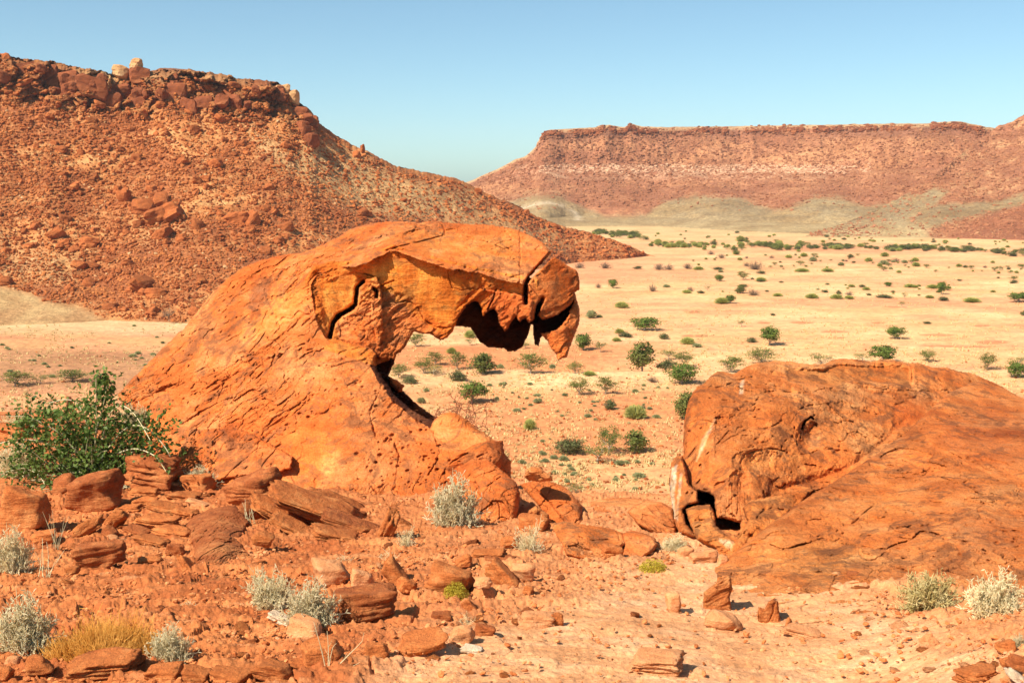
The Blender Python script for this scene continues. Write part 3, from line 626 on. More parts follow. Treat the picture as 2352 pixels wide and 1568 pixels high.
    T([(1560, 1090), (1568, 1085), (1562, 1140), (1556, 1200), (1552, 1180)], (1.4, 2.8, 6.0), 2, 1.5, 0.6)
    T([(1700, 880), (1708, 870), (1707, 902), (1698, 904)], (1.4, 3.2, 8.0), 3, 1, 0.8)
    T([(1643, 960), (1650, 955), (1628, 1000), (1610, 1040), (1600, 1060), (1612, 1010)], (1.4, 2.8, 6.0), 3, 1, 0.7)
    T([(1652, 1237), (1684, 1246), (1680, 1262), (1668, 1258)], (1.4, 2.8, 6.0), 4, 2, 0.7)
    T([(1850, 1010), (1880, 1000), (1890, 1030), (1862, 1030)], (1.3, 1.7, 2.2), 10, 3, 0.7)
    T([(1720, 1040), (1800, 1030), (1870, 1045), (1800, 1065), (1720, 1080)], (1.25, 1.5, 1.6), 16, 8, 0.6)
    T([(1640, 960), (1700, 960), (1700, 990), (1640, 1060), (1630, 1020)], (0.66, 0.6, 0.62), 14, 6, 0.6)
    T([(1850, 900), (2150, 900), (2130, 930), (1900, 920)], (0.6, 0.55, 0.6), 18, 10, 0.65)
    T([(1640, 1110), (1720, 1090), (1710, 1190), (1650, 1185)], (0.72, 0.64, 0.66), 16, 5, 0.55)
    st = fbm(v3(R.X*0.05, R.Y*0.012, 5.0), 4, 0.6)[..., None]
    R.C = R.C*lerp(0.84, 1.14, sstep(-0.4, 0.4, st))
    R.det = 1-0.7*np.maximum(m, np.maximum(m2, m3))
    o = R.finish('rock_dome', M['dome'], 3.0, 14, 0.6, 0.09, (0.45, 0.12), None, 0.11)
    tag(o, 'rounded orange sandstone dome with scalloped hollows and black gaps at its left foot', 'rock outcrop')
    # the long front slab
    out = [(1668, 1285), (1690, 1262), (1720, 1240), (1760, 1208), (1800, 1180), (1840, 1150), (1880, 1125), (1930, 1095), (1980, 1063), (2030, 1028), (2080, 992), (2120, 955), (2150, 925), (2180, 900), (2225, 880), (2252, 873), (2275, 884), (2297, 892), (2330, 905), (2352, 914), (2450, 950), (2600, 1010), (2750, 1060),
           (2750, 1450), (1640, 1450), (1640, 1300)]
    R = Relief((1636, 862, 2760, 1440), 1.6, out, 2.6, 4)
    R.plate([(1600, 820), (2800, 820), (2800, 1480), (1600, 1480)],
            [(1680, 1278, 15.3), (1800, 1185, 16.6), (1900, 1115, 18.2), (2000, 1055, 20.0), (2140, 940, 23.0), (2250, 882, 26.0), (2352, 920, 24.6), (2352, 1010, 20.6), (2352, 1100, 17.8), (2352, 1300, 13.6), (2100, 1310, 13.8), (1900, 1290, 14.5), (2100, 1150, 16.9),
             (2000, 1200, 16.0), (2200, 1050, 19.4), (2500, 1000, 21.5), (2700, 1060, 20.5), (2700, 1300, 13.2), (2500, 1150, 16.2), (1700, 1380, 13.3), (2200, 1420, 11.6), (2700, 1440, 11.2), (2250, 1200, 15.3)], 12, 0.4)
    K = R.crack
    K([(2006, 1145), (2010, 1158), (1990, 1172), (1975, 1190), (1955, 1205)], 2.0, 0.3, 1.2)
    K([(1800, 1262), (1840, 1250), (1890, 1236), (1920, 1246), (1960, 1252), (2035, 1262), (2060, 1250), (2090, 1240), (2115, 1220), (2140, 1222), (2158, 1229)], 2.4, 0.4, 1.3)
    K([(1770, 1250), (1800, 1262), (1850, 1250)], 1.8, 0.25, 1); K([(2060, 1212), (2080, 1210), (2100, 1216)], 1.8, 0.25, 1)
    R.ledge([(1700, 1272), (1790, 1232), (1850, 1225), (1900, 1240), (2030, 1262), (2120, 1222), (2300, 1270)], -0.14, 60, 2.5, 1)
    R.ledge([(1960, 1080), (2040, 1090), (2100, 1100), (2140, 1080), (2170, 1060)], 0.12, 22, 2.5, 1)
    R.ledge([(1990, 1066), (2050, 1083), (2110, 1085), (2150, 1070)], 0.12, 20, 3.0, 1)
    R.dents(rg, [(1880, 1150), (2010, 1100), (2060, 1180), (1930, 1240), (1830, 1230)], 90, 1.5, 6.5, 0.2)
    R.dents(rg, [(2100, 1180), (2250, 1160), (2352, 1220), (2340, 1290), (2150, 1280)], 110, 1.2, 5, 0.2)
    R.dents(rg, [(2050, 1020), (2352, 930), (2352, 1150), (2000, 1180)], 110, 1.2, 5, 0.2)
    T = R.tintblob
    T([(2200, 940), (2352, 940), (2500, 1000), (2400, 1080), (2240, 1070), (2150, 1010)], (0.68, 0.6, 0.65), 30, 12, 0.55)
    T([(2170, 1180), (2352, 1180), (2352, 1280), (2200, 1270)], (0.66, 0.58, 0.64), 26, 14, 0.5)
    T([(2000, 1020), (2150, 930), (2170, 960), (2000, 1080), (1800, 1210), (1780, 1205)], (0.62, 0.6, 0.66), 14, 8, 0.5)
    T([(1990, 1120), (2100, 1120), (2050, 1190), (1960, 1180)], (1.1, 1.15, 1.1), 26, 10, 0.6)
    T([(1760, 1250), (1900, 1240), (2000, 1280), (1900, 1330), (1740, 1290)], (1.2, 1.6, 1.9), 24, 8, 0.6)
    T([(1860, 1262), (1930, 1258), (1950, 1280), (1880, 1290)], (0.5, 0.5, 0.55), 8, 6, 0.6)
    T([(2140, 1290), (2220, 1270), (2240, 1330), (2150, 1330)], (0.5, 0.42, 0.45), 14, 6, 0.6)
    R.det = 1.0*np.ones(R.X.shape)
    o = R.finish('rock_slab', M['dome'], 2.0, 12, 0.45, 0.08, (0.6, 0.10), None, 0.09)
    tag(o, 'broad sloping orange sandstone slab at the right edge, resting against the rounded dome', 'rock slab')

def relief_rock(name, label, cat, pts, ctrl, mat='boulder', step=1.3, thick=0.8, rnd=10, amt=0.35, amp=0.04, strata=(0.3, 0.04), cracks=(), seed=9, jit=2.0, tint=None, group=None, base=None):
    P = np.asarray(pts, float); x0, y0 = P.min(0)-6; x1, y1 = P.max(0)+6
    R = Relief((x0, y0, x1, y1), step, pts, jit, seed)
    R.plate([(x0-9, y0-9), (x1+9, y0-9), (x1+9, y1+9), (x0-9, y1+9)], ctrl, 5, 0.05, tint)
    if base:
        d0 = tps(ctrl, np.array([float(base[0])]), np.array([float(base[1])]))[0] if hasattr(ctrl, '__len__') else ctrl
        R.D = R.D+ground_hit(*base)+0.03-d0
    for c in cracks: R.crack(c, 2.0, 0.18, 1.0)
    o = R.finish(name, M[mat], thick, rnd, amt, amp, strata, None, 0.03)
    return tag(o, label, cat, group)
def build_relief_rocks():
    relief_rock('boulder', 'curved fold of striped dark red rock in the left foreground', 'boulder',
                [(425, 1205), (445, 1185), (480, 1168), (540, 1158), (566, 1185), (574, 1202), (560, 1225), (556, 1240), (566, 1262), (590, 1285), (620, 1280), (650, 1270), (682, 1272), (712, 1292), (706, 1330), (600, 1345), (455, 1340), (450, 1290), (440, 1240)],
                [(430, 1205, 17.9), (560, 1170, 18.6), (565, 1215, 17.2), (500, 1240, 15.8), (570, 1265, 15.6), (540, 1320, 13.8), (455, 1310, 14.1), (690, 1285, 15.0), (620, 1310, 14.2), (700, 1340, 13.5)], 'darkrock', 1.0, base=(520, 1318), seed=31, rnd=12, amt=0.4, amp=0.09, strata=(-1.25, 0.16))
    relief_rock('boulder', 'big smooth orange boulder at the foot of the arch, left of the black triangular gap', 'boulder',
                [(1040, 1100), (1052, 1072), (1085, 1052), (1130, 1060), (1160, 1085), (1186, 1106), (1195, 1130), (1192, 1165), (1184, 1200), (1184, 1240), (1050, 1240), (1030, 1150)],
                [(1050, 1090, 19.6), (1130, 1062, 19.6), (1190, 1120, 18.8), (1185, 1190, 18.2), (1060, 1180, 18.4), (1120, 1130, 18.5), (1150, 1240, 17.6)], 'arch', base=(1160, 1197), seed=11, rnd=16, cracks=([(1090, 1110), (1110, 1150), (1105, 1190)], [(1060, 1100), (1120, 1115), (1150, 1095)]), thick=1.2)
    relief_rock('boulder', 'rounded orange boulder right of the black triangular gap, under the small layered rock', 'boulder',
                [(1193, 1112), (1230, 1100), (1262, 1104), (1290, 1112), (1312, 1130), (1336, 1160), (1342, 1195), (1340, 1240), (1270, 1240), (1262, 1200), (1240, 1165), (1215, 1138)],
                [(1200, 1115, 19.2), (1290, 1115, 19.1), (1340, 1180, 18.1), (1280, 1160, 18.2), (1270, 1230, 17.5), (1340, 1240, 17.5)], 'arch', base=(1300, 1205), seed=12, rnd=14, cracks=([(1230, 1120), (1270, 1160), (1300, 1200)], [(1280, 1165), (1310, 1150)]))
    relief_rock('boulder', 'small layered red boulder sitting on top of the rounded boulder near the gap', 'boulder',
                [(1203, 1094), (1208, 1078), (1220, 1070), (1240, 1072), (1252, 1082), (1266, 1090), (1272, 1104), (1240, 1107), (1212, 1104)], 19.0, 'boulder', seed=13, rnd=7, amt=0.2, strata=(-0.2, 0.12))
    relief_rock('boulder', 'small stone lying in the black shade of the triangular gap', 'boulder',
                [(1205, 1205), (1215, 1170), (1232, 1160), (1262, 1180), (1270, 1230), (1200, 1230)], 19.2, 'boulder', base=(1240, 1212), seed=14, rnd=8, amt=0.25)
    relief_rock('boulder', 'long layered orange ledge lying right of the triangular gap', 'boulder',
                [(1262, 1200), (1300, 1196), (1350, 1205), (1400, 1212), (1430, 1222), (1438, 1248), (1420, 1262), (1398, 1270), (1375, 1290), (1330, 1284), (1300, 1275), (1290, 1250), (1275, 1225)],
                [(1270, 1205, 16.6), (1400, 1215, 16.2), (1430, 1250, 15.4), (1350, 1280, 14.95), (1300, 1240, 15.3), (1340, 1228, 15.5)], 'arch', base=(1360, 1282), seed=15, rnd=7, amt=0.3, strata=(-0.35, 0.2), tint=(1.1, 1.2, 1.2), cracks=([(1300, 1225), (1360, 1240), (1425, 1238)], [(1290, 1240), (1340, 1262)]))
    relief_rock('boulder', 'smooth wedge-shaped orange boulder between the layered ledge and the gap to the valley', 'boulder',
                [(1428, 1224), (1450, 1216), (1480, 1222), (1505, 1235), (1513, 1250), (1500, 1268), (1470, 1287), (1440, 1290), (1425, 1275)],
                [(1430, 1225, 15.9), (1505, 1240, 15.6), (1450, 1285, 15.0)], 'arch', base=(1460, 1284), seed=16, rnd=10, amt=0.5, strata=(-0.5, 0.05))
    relief_rock('boulder', 'dark craggy red ridge in the gap just left of the dome', 'boulder',
                [(1440, 1175), (1455, 1158), (1490, 1148), (1520, 1152), (1545, 1165), (1556, 1210), (1550, 1235), (1500, 1225), (1465, 1205)],
                [(1450, 1180, 17.5), (1540, 1165, 17.6), (1540, 1225, 16.9), (1490, 1200, 17.1)], 'boulder', base=(1510, 1228), seed=17, rnd=8, amt=0.3, strata=(-0.5, 0.14))
    relief_rock('boulder', 'low pale orange ledge on the brink of the valley beyond the gap', 'boulder',
                [(1350, 1152), (1400, 1143), (1440, 1142), (1490, 1146), (1510, 1156), (1500, 1175), (1440, 1185), (1370, 1180)],
                [(1350, 1152, 20.0), (1500, 1152, 20.0), (1440, 1182, 19.0)], 'boulder', base=(1430, 1180), seed=18, rnd=8, amt=0.3, strata=(-0.1, 0.08))
    relief_rock('standing_rock', 'tall reddish fin of rock standing upright on the pale track', 'standing rock',
                [(1614, 1398), (1616, 1358), (1635, 1344), (1652, 1332), (1673, 1321), (1680, 1325), (1681, 1342), (1684, 1352), (1677, 1370), (1680, 1390), (1685, 1412), (1620, 1410)],
                [(1614, 1400, 12.3), (1670, 1325, 12.35), (1680, 1400, 12.3)], 'boulder', 1.0, 0.25, 7, 0.1, 0.015, (0.5, 0.02), base=(1650, 1404), seed=19, jit=1.2)
    relief_rock('standing_rock', 'short twin-topped fin of rock right of the tall reddish fin', 'standing rock',
                [(1738, 1412), (1742, 1392), (1756, 1396), (1764, 1380), (1776, 1373), (1788, 1380), (1790, 1405), (1794, 1425), (1802, 1447), (1760, 1440), (1742, 1430)],
                11.75, 'boulder', 1.0, 0.2, 6, 0.08, 0.015, (1.2, 0.02), base=(1780, 1432), seed=20, jit=1.2)
    relief_rock('standing_rock', 'small pointed rock spike at the right end of the standing fins', 'standing rock',
                [(1800, 1445), (1806, 1420), (1812, 1414), (1818, 1420), (1824, 1440), (1836, 1452), (1802, 1456)],
                11.5, 'boulder', 1.0, 0.15, 5, 0.07, 0.012, (1.2, 0.02), base=(1815, 1450), seed=21, jit=1.0)
# ------------------------------------------------------------------ rock generator
def ico(sub):
    import bmesh
    bm = bmesh.new(); bmesh.ops.create_icosphere(bm, subdivisions=sub, radius=1)
    V = np.array([v.co[:] for v in bm.verts], np.float32); F = np.array([[v.index for v in f.verts] for f in bm.faces], np.int32)
    bm.free(); return V, F
ICO = {k: ico(k) for k in (1, 2, 3, 4, 5)}
def rock_geo(seed, sub=3, boxy=0.6, nrand=7, rough=0.06, strata=0.05, p=12, sfreq=5.0):
    rs = np.random.RandomState(seed); V, F = ICO[sub]
    N = []; H = []
    for ax in range(3):
        for sg in (-1, 1):
            n = np.zeros(3); n[ax] = sg; n += rs.normal(size=3)*0.16*(1.4-boxy); N.append(n/np.linalg.norm(n)); H.append(rs.uniform(0.78, 1.0)*(0.72+0.1*boxy))
    for k in range(nrand):
        n = rs.normal(size=3); N.append(n/np.linalg.norm(n)); H.append(rs.uniform(0.78, 1.05))
    N = np.array(N, np.float32); H = np.array(H, np.float32)
    q = np.maximum(V@N.T, 0)/H
    r = (q**p).sum(1)**(-1/p)
    P = V*r[:, None]
    o = rs.uniform(0, 90, 3)
    P = P+rough*2.2*np.stack([fbm(P*0.9+o, 2), fbm(P*0.9+o+20, 2), fbm(P*0.9+o+40, 2)], -1)
    if sub >= 3:
        s1 = fbm(v3(P[:, 0]*0.7, P[:, 1]*0.7, P[:, 2]*sfreq)+o, 3, 0.6)
        hz = 1-np.clip(np.abs(V[:, 2]), 0, 1)**2
        P = P*(1+strata*(s1*1.2+np.round(s1*4)/4)[:, None]*hz[:, None])
    P = P*(1+rough*(fbm(P*1.3+o, 3)+0.5*fbm(P*4+o, 2))[:, None])
    return P.astype(np.float32), F
def scatter_stuff(name, mat, centers, sizes, rs, sub=1, nvar=8, flat=(0.45, 0.9), tilt=0.5, boxy=0.5, smooth=False, p=10, rough=0.05, normals=None):
    """one mesh of very many small stones"""
    vs = [rock_geo(1000+k+sub*50, sub, boxy, 6, rough, 0.0, p) for k in range(nvar)]
    nv = len(vs[0][0]); F0 = vs[0][1]; n = len(centers)
    a = rs.uniform(0, 2*np.pi, n); b = rs.normal(0, tilt, n); c = rs.normal(0, tilt, n)
    sx = sizes*rs.uniform(0.75, 1.3, n); sy = sizes*rs.uniform(0.65, 1.1, n); sz = sizes*rs.uniform(flat[0], flat[1], n)
    V = np.empty((n, nv, 3), np.float32); k = rs.randint(0, nvar, n)
    base = np.stack([v[0] for v in vs])[k]
    base = base*np.stack([sx, sy, sz], -1)[:, None]*0.5
    def rot(P, ang, i, j):
        cc, ss = np.cos(ang)[:, None], np.sin(ang)[:, None]; Q = P.copy()
        Q[..., i] = P[..., i]*cc-P[..., j]*ss; Q[..., j] = P[..., i]*ss+P[..., j]*cc; return Q
    P = rot(rot(rot(base, a, 0, 1), b, 0, 2), c, 1, 2)
    V = P+np.asarray(centers)[:, None]
    F = (F0[None]+(np.arange(n)*nv)[:, None, None]).reshape(-1, 3)
    return link(name, mesh(name, V.reshape(-1, 3), F, smooth), mat)

# ------------------------------------------------------------------ valley plain
FAR_GREEN = []
def plain_z(X, Y):
    z = 0.35*fbm(v3(X*0.02, Y*0.012, 0), 3)
    z = z+sstep(600, 1100, Y)*6*0
    return z
def build_plain():
    cols = np.concatenate([np.linspace(-2600, -40, 100), np.linspace(-20, 2380, 1150), np.linspace(2400, 4600, 100)])
    Y = np.concatenate([[45, 60, 75, 90], 1/np.linspace(1/100., 1/1500., 560), [1800, 2400]])
    Yg, C = np.meshgrid(Y, cols, indexing='ij'); X = (C-1176)/FPX*Yg/0.99
    px, py = proj(v3(X, Yg, 0)); w = v3(X, Yg, 0)
    near = sstep(320, 130, Yg)
    Z = plain_z(X, Yg)+near*(0.22*fbm(w*0.35, 4)+0.14*fbm(w*1.3, 3))
    # low gully bank
    yb = 838+10*fbm(v3(px*0.004, 0, 0), 3)
    Z = Z-1.1*np.exp(-((py-yb-4)/7)**2)*sstep(1180, 1260, px)*sstep(1640, 1560, px)
    straw = np.array([0.70, 0.36, 0.155]); pale = np.array([0.76, 0.425, 0.205]); pink = np.array([0.64, 0.27, 0.13]); red = np.array([0.50, 0.175, 0.065]); brown = np.array([0.36, 0.17, 0.08])
    wob = 14*fbm(v3(px*0.006, py*0.02, 2), 3)
    y2 = py+wob
    def band(a, b, s=8): return (sstep(a-s, a+s, y2)*sstep(b+s, b-s, y2))[..., None]
    n1 = fbm(v3(X*0.03, Yg*0.05, 1), 5, 0.6)[..., None]; n2 = fbm(v3(X*0.01, Yg*0.03, 6), 5, 0.6)[..., None]
    col = lerp(straw, pale, sstep(-0.3, 0.3, n1))
    col = lerp(col, pink, sstep(-0.08, 0.35, n2)*0.8)
    lx = (sstep(1700, 1350, px))[..., None]
    # reddish bare bands crossing the plain (from far to near)
    col = lerp(col, pink, band(588, 650)*lx*0.85)
    col = lerp(col, pink, band(570, 582)*0.4)
    streak = fbm(v3(px*0.004, py*0.11, 3), 4, 0.6)[..., None]
    col = lerp(col, pink, sstep(-0.05, 0.3, streak)*0.7*sstep(830, 780, py)[..., None])
    m = band(790, 848)*sstep(1700, 1300, px+2*(py-800))[..., None]
    col = lerp(col, red*1.1, m*0.85)
    col = lerp(col, pale, band(849, 868)*0.8)
    m = (sstep(862, 930, y2))[..., None]
    mix = lerp(red*1.15, straw*0.95, sstep(-0.02, 0.62, n1+0.5*streak))
    col = lerp(col, mix, m*0.85)
    for (cx, cy, rx, ry) in ((1755, 742, 16, 2.5), (1842, 742, 28, 3), (1917, 763, 30, 3), (2150, 770, 40, 3.5), (2280, 786, 36, 5), (1598, 716, 14, 3), (2255, 748, 20, 2.2), (1920, 778, 18, 2.5), (2016, 740, 16, 2), (1600, 772, 34, 3), (2050, 705, 20, 2), (2200, 797, 90, 2.5)):
        e = ((px-cx)/rx)**2+((py-cy+0.15*wob)/ry)**2
        col = lerp(col, np.array([0.52, 0.20, 0.085]), sstep(1.5, 0.5, e)[..., None]*0.9)
    # left side of the plain: sandy then brownish
    L = sstep(520, 440, px)[..., None]
    cl = lerp(pink*0.9, straw*0.85, sstep(-0.3, 0.3, n1+streak*0.6))
    cl = lerp(cl, brown*1.15, (sstep(795, 815, y2)*sstep(905, 880, y2))[..., None]*0.85)
    cl = lerp(cl, np.array([0.60, 0.45, 0.24]), (sstep(690, 740, y2)*sstep(775, 755, y2))[..., None]*0.5)
    col = lerp(col, cl, L)
    # far end turns greyish buff before the mesa
    col = lerp(col, np.array([0.56, 0.36, 0.17]), sstep(560, 535, py)[..., None]*0.6)
    g = fbm(w*1.1, 3, 0.7)[..., None]; col = col*lerp(1, 1+0.35*g, near[..., None])
    P = v3(X, Yg, Z)
    me = mesh('valley_floor', P.reshape(-1, 3), gridquads(*P.shape[:2]), True, np.clip(col, 0.02, 0.9).reshape(-1, 3))
    tag(link('valley_floor', me, M['plain']), kind='structure')
    rs = np.random.RandomState(21)
    # loose stones
    n = 9000; pxs = rs.uniform(-150, 2500, n); pys = 1200-(1200-790)*rs.power(1.5, n)[::-1]*1.0
    pys = rs.uniform(800, 1180, n)**1.0; k = rs.random(n) < sstep(780, 1050, pys)*0.9+0.06; pxs, pys = pxs[k], pys[k]
    Yp = plainY(pxs, pys); C_ = at(pxs, pys, Yp); sz = 0.16+0.55*rs.random(len(Yp))**4
    C_[:, 2] = plain_z(C_[:, 0], C_[:, 1])+sz*0.1
    tag(scatter_stuff('stones', M['hillrock'], C_, sz, rs, 1, smooth=False), 'loose red stones strewn over the near part of the valley floor', 'stones', kind='stuff')
    n = 5000; pxs = rs.uniform(-150, 2500, n); pys = rs.uniform(760, 1180, n)
    Yp = plainY(pxs, pys); C_ = at(pxs, pys, Yp); sz = 0.12+0.25*rs.random(n)**3
    C_[:, 2] = plain_z(C_[:, 0], C_[:, 1])+sz*0.1
    tag(scatter_stuff('pale_stones', M['hillpale'], C_, sz, rs, 1, smooth=False), 'small pale stones and gravel dotted over the valley floor', 'gravel', kind='stuff')
    # dry grass tufts
    n = 20000; pxs = rs.uniform(-200, 2550, n); pys = 600+580*rs.random(n)**0.8
    dn = fbm(v3(pxs*0.006, pys*0.03, 4), 3); k = dn > -0.12; pxs, pys = pxs[k], pys[k]
    Yp = plainY(pxs, pys); C_ = at(pxs, pys, Yp); C_[:, 2] = plain_z(C_[:, 0], C_[:, 1])
    tag(link('dry_grass', blades('dry_grass', C_, rs, 5, 0.34, 0.10), M['straw']), 'short straw coloured grass tufts covering the plain', 'grass', kind='stuff')
def blades(name, C, rs, k, h, w, spread=0.25):
    n = len(C); m = n*k
    base = np.repeat(C, k, 0)+np.concatenate([rs.normal(0, spread*0.5, (m, 2)), np.zeros((m, 1))], 1)
    a = rs.uniform(0, 2*np.pi, m); hh = h*rs.uniform(0.5, 1.2, m)
    d = np.stack([np.cos(a), np.sin(a), np.zeros(m)], -1)*w
    lean = np.concatenate([rs.normal(0, 0.45, (m, 2))*hh[:, None], hh[:, None]], 1)
    V = np.stack([base-d, base+d, base+lean], 1)
    return mesh(name, V.reshape(-1, 3), np.arange(m*3).reshape(-1, 3), False)
M['straw'] = leaf_mat('straw grass', (0.58, 0.40, 0.16), (0.74, 0.56, 0.27), 0.2)

# ------------------------------------------------------------------ hillside on the left
RIDGE = [(-700, 60), (-300, 100), (0, 124), (30, 130), (60, 134), (110, 140), (160, 152), (210, 160), (265, 168), (340, 168), (365, 160), (400, 158), (500, 172), (560, 180), (640, 190), (662, 200), (690, 236), (715, 255), (732, 282), (770, 310), (815, 335), (850, 350), (905, 380), (960, 392), (1010, 402), (1045, 408), (1080, 425),
         (1130, 450), (1180, 468), (1240, 500), (1300, 522), (1350, 532), (1400, 548), (1450, 566), (1490, 585), (1510, 590)]
HBASE = [(-700, 760), (-100, 752), (100, 745), (250, 738), (430, 744), (600, 735), (1000, 680), (1200, 625), (1330, 602), (1420, 596), (1490, 588), (1510, 591)]
def hill_depths(x):
    yb = pl(x, HBASE); Yb = plainY(x, yb)
    Yr = pl(x, [(-700, 350), (0, 370), (300, 375), (700, 380), (900, 400), (1080, 430), (1300, 455), (1450, 462), (1510, 465)])
    return yb, Yb, pl(x, RIDGE), np.maximum(Yr, Yb+2)
def hill_pt(x, v):
    yb, Yb, yr, Yr = hill_depths(x)
    cl = sstep(760, 640, x)
    g1 = np.interp(v, [0, 0.80, 0.86, 0.97, 1], [0, 0.86, 0.88, 0.93, 1.0]); g0 = v
    g = lerp(g0, g1, cl)
    # lower left: a gentle sandy apron in front of the scree
    g = lerp(g, np.interp(v, [0, 0.16, 1], [0, 0.26, 1])*0.5+g*0.5, sstep(420, 200, x))
    y = yb+(yr-yb)*v; Y = Yb+(Yr-Yb)*g
    return y, Y
def build_hill():
    rs = np.random.RandomState(4)
    xs = np.arange(-700, 1511, 2.1); vs = np.linspace(0, 1, 330)
    X, Vv = np.meshgrid(xs, vs); y, Y = hill_pt(X, Vv)
    P = at(X, y, Y)
    cliff = sstep(0.80, 0.88, Vv)*sstep(740, 660, X)
    w = P*1.0
    f1, f2, rv = worley2((P[..., 0]*0.13+0.8*fbm(w*0.1, 3)).astype(np.float32), (P[..., 2]*0.16+0.8*fbm(w*0.1+9, 3)).astype(np.float32), 5)
    f1b, f2b, rvb = worley2((P[..., 0]*0.32+0.6*fbm(w*0.2, 2)).astype(np.float32), (P[..., 2]*0.38).astype(np.float32), 8)
    blk = (rv-0.5)*8+(rvb-0.5)*4.5-2.4*sstep(0.16, 0.0, f2-f1)-1.2*sstep(0.16, 0.0, f2b-f1b)
    rocky = 1-sstep(-10, 14, sdf_poly(X+10*fbm(w*0.05, 3), y, np.array([(-900, 640), (0, 655), (70, 672), (100, 690), (180, 700), (245, 735), (300, 742), (440, 744), (440, 800), (-900, 800)])))
    d = 2.2*fbm(w*0.06, 4)+1.1*fbm(w*0.25, 4, 0.6)+0.7*rocky*fbm(w*0.8, 3, 0.6)
    # gullies and spurs down the slope
    d = d+3.0*fbm(v3(X*0.008, Vv*1.5, 3), 3)*sstep(0, 0.2, Vv)*sstep(1, 0.9, Vv)
    d = d*lerp(0.25, 1, rocky)
    end = sstep(1505, 1400, X)
    Yd = Y-(d*(1-cliff)+(blk+d*0.6)*cliff)*(0.35+0.65*end)*sstep(0, 0.05, Vv)
    Yd[-1] = Y[-1]-0.3*d[-1]
    zr = 0.6*fbm(v3(X*0.05, 0, 2), 4)+0.35*fbm(v3(X*0.2, 0, 4), 2)
    P = at(X, y, Yd)
    P[..., 2] += (zr*1.3+0.9*(rv-0.5)*cliff)*sstep(0.9, 1, Vv)*end
    top_ = P[-1]; O_ = np.array([0, 0, CAMZ])
    back = np.stack([O_+(top_-O_)*(1+q)+np.array([0, 0, -dz]) for q, dz in ((0.004, 0.6), (0.02, 2.5), (0.07, 8), (0.25, 60))])
    P = np.concatenate([P, back]); P[0, :, 2] -= 1.0
    red = np.array([0.42, 0.14, 0.045]); brown = np.array([0.34, 0.105, 0.036]); straw = np.array([0.66, 0.40, 0.17]); ora = np.array([0.53, 0.20, 0.064]); pale = np.array([0.64, 0.40, 0.175])
    n1 = fbm(v3(P[:330, :, 0]*0.05, P[:330, :, 1]*0.03, P[:330, :, 2]*0.10), 5, 0.6); n2 = fbm(P[:330]*0.35+7, 4, 0.65)
    col = lerp(brown, ora, sstep(-0.3, 0.35, n1)[..., None]); col = lerp(col, straw, (sstep(0.05, 0.40, n1*0.5+n2*0.8)*0.42*(1-cliff*0.9))[..., None]); col = col*(1-0.30*cliff)[..., None]
    yel = np.zeros(X.shape)
    for pg, a in (([(690, 330), (780, 350), (900, 400), (1060, 440), (1150, 500), (1000, 500), (850, 490), (720, 430), (660, 380)], 0.65), ([(550, 270), (640, 330), (700, 400), (640, 390), (570, 310)], 0.6), ([(180, 165), (268, 170), (262, 195), (200, 182)], 0.8),
                  ([(330, 165), (520, 175), (560, 185), (340, 182)], 0.4), ([(300, 480), (420, 470), (440, 540), (330, 560)], 0.3), ([(1000, 480), (1240, 520), (1300, 570), (1100, 560)], 0.45), ([(0, 560), (200, 590), (150, 650), (0, 640)], 0.35)):
        yel = np.maximum(yel, a*sstep(-22, 22, sdf_poly(X+18*n2, y+18*n1, np.array(pg))))
    col = lerp(col, lerp(straw, pale, sstep(-0.2, 0.3, n2)[..., None]), yel[..., None])
    sand = lerp(np.array([0.52, 0.33, 0.15]), np.array([0.46, 0.25, 0.11]), sstep(-0.2, 0.3, n1)[..., None])
    col = lerp(sand, col, rocky[..., None])
    col = np.concatenate([col, np.repeat(col[-1:], 4, 0)])
    me = mesh('hillside', P.reshape(-1, 3), gridquads(*P.shape[:2]), True, col.reshape(-1, 3))
    tag(link('hillside', me, M['hill']), kind='structure')
    # ---- scree boulders
    surf = P[:330]
    def sample(n, lo=0.01, hi=0.97, xmin=-300):
        pts = []
        x = rs.uniform(xmin, 1495, n*2); yy = rs.uniform(110, 745, n*2)
        yb, Yb, yr, Yr = hill_depths(x); v = (yb-yy)/(yb-yr); k = (v > lo) & (v < hi); x, v, yy = x[k], v[k], yy[k]
        j = ((x+700)/2.1).astype(int); i = np.clip((v*329).astype(int), 0, 329)
        return x, yy, v, i, j
    x, yy, v, i, j = sample(34000)
    keep = (rocky[i, j] > 0.5) & (rs.random(len(x)) < (1-0.55*yel[i, j])*(0.35+0.65*sstep(-0.3, 0.3, n1[i, j]*-1+0.2)))
    hidden = (x > 560) & (x < 1190) & (yy > 600)
    keep &= ~hidden
    x, v, i, j, yy = x[keep], v[keep], i[keep], j[keep], yy[keep]
    C_ = surf[i, j]; sz = 0.45+1.6*rs.random(len(x))**4+0.3*rs.random(len(x)); sz *= C_[:, 1]/360
    scatter = scatter_stuff('scree', M['hillrock'], C_+np.array([0, 0, 0.12]), sz, rs, 1, 10, (0.4, 0.85), 0.45)
    tag(scatter, 'red brown scree of countless small boulders covering the left hillside', 'scree', kind='stuff')
    x, yy, v, i, j = sample(6500); keep = (rocky[i, j] > 0.5) & (rs.random(len(x)) < 0.25+0.75*yel[i, j]); C_ = surf[i[keep], j[keep]]
    tag(scatter_stuff('pale_scree', M['hillpale'], C_, 0.45+1.0*rs.random(keep.sum())**3, rs, 1, 8), 'pale straw coloured rubble lying among the red scree', 'scree', kind='stuff')
    # countable large boulders of the slope
    prot = []
    for k in range(10):
        g, F = rock_geo(300+k, 3, 0.55, 8, 0.10, 0.07, 9, 4.0)
        prot.append(mesh('hill_boulder', g, F, False))
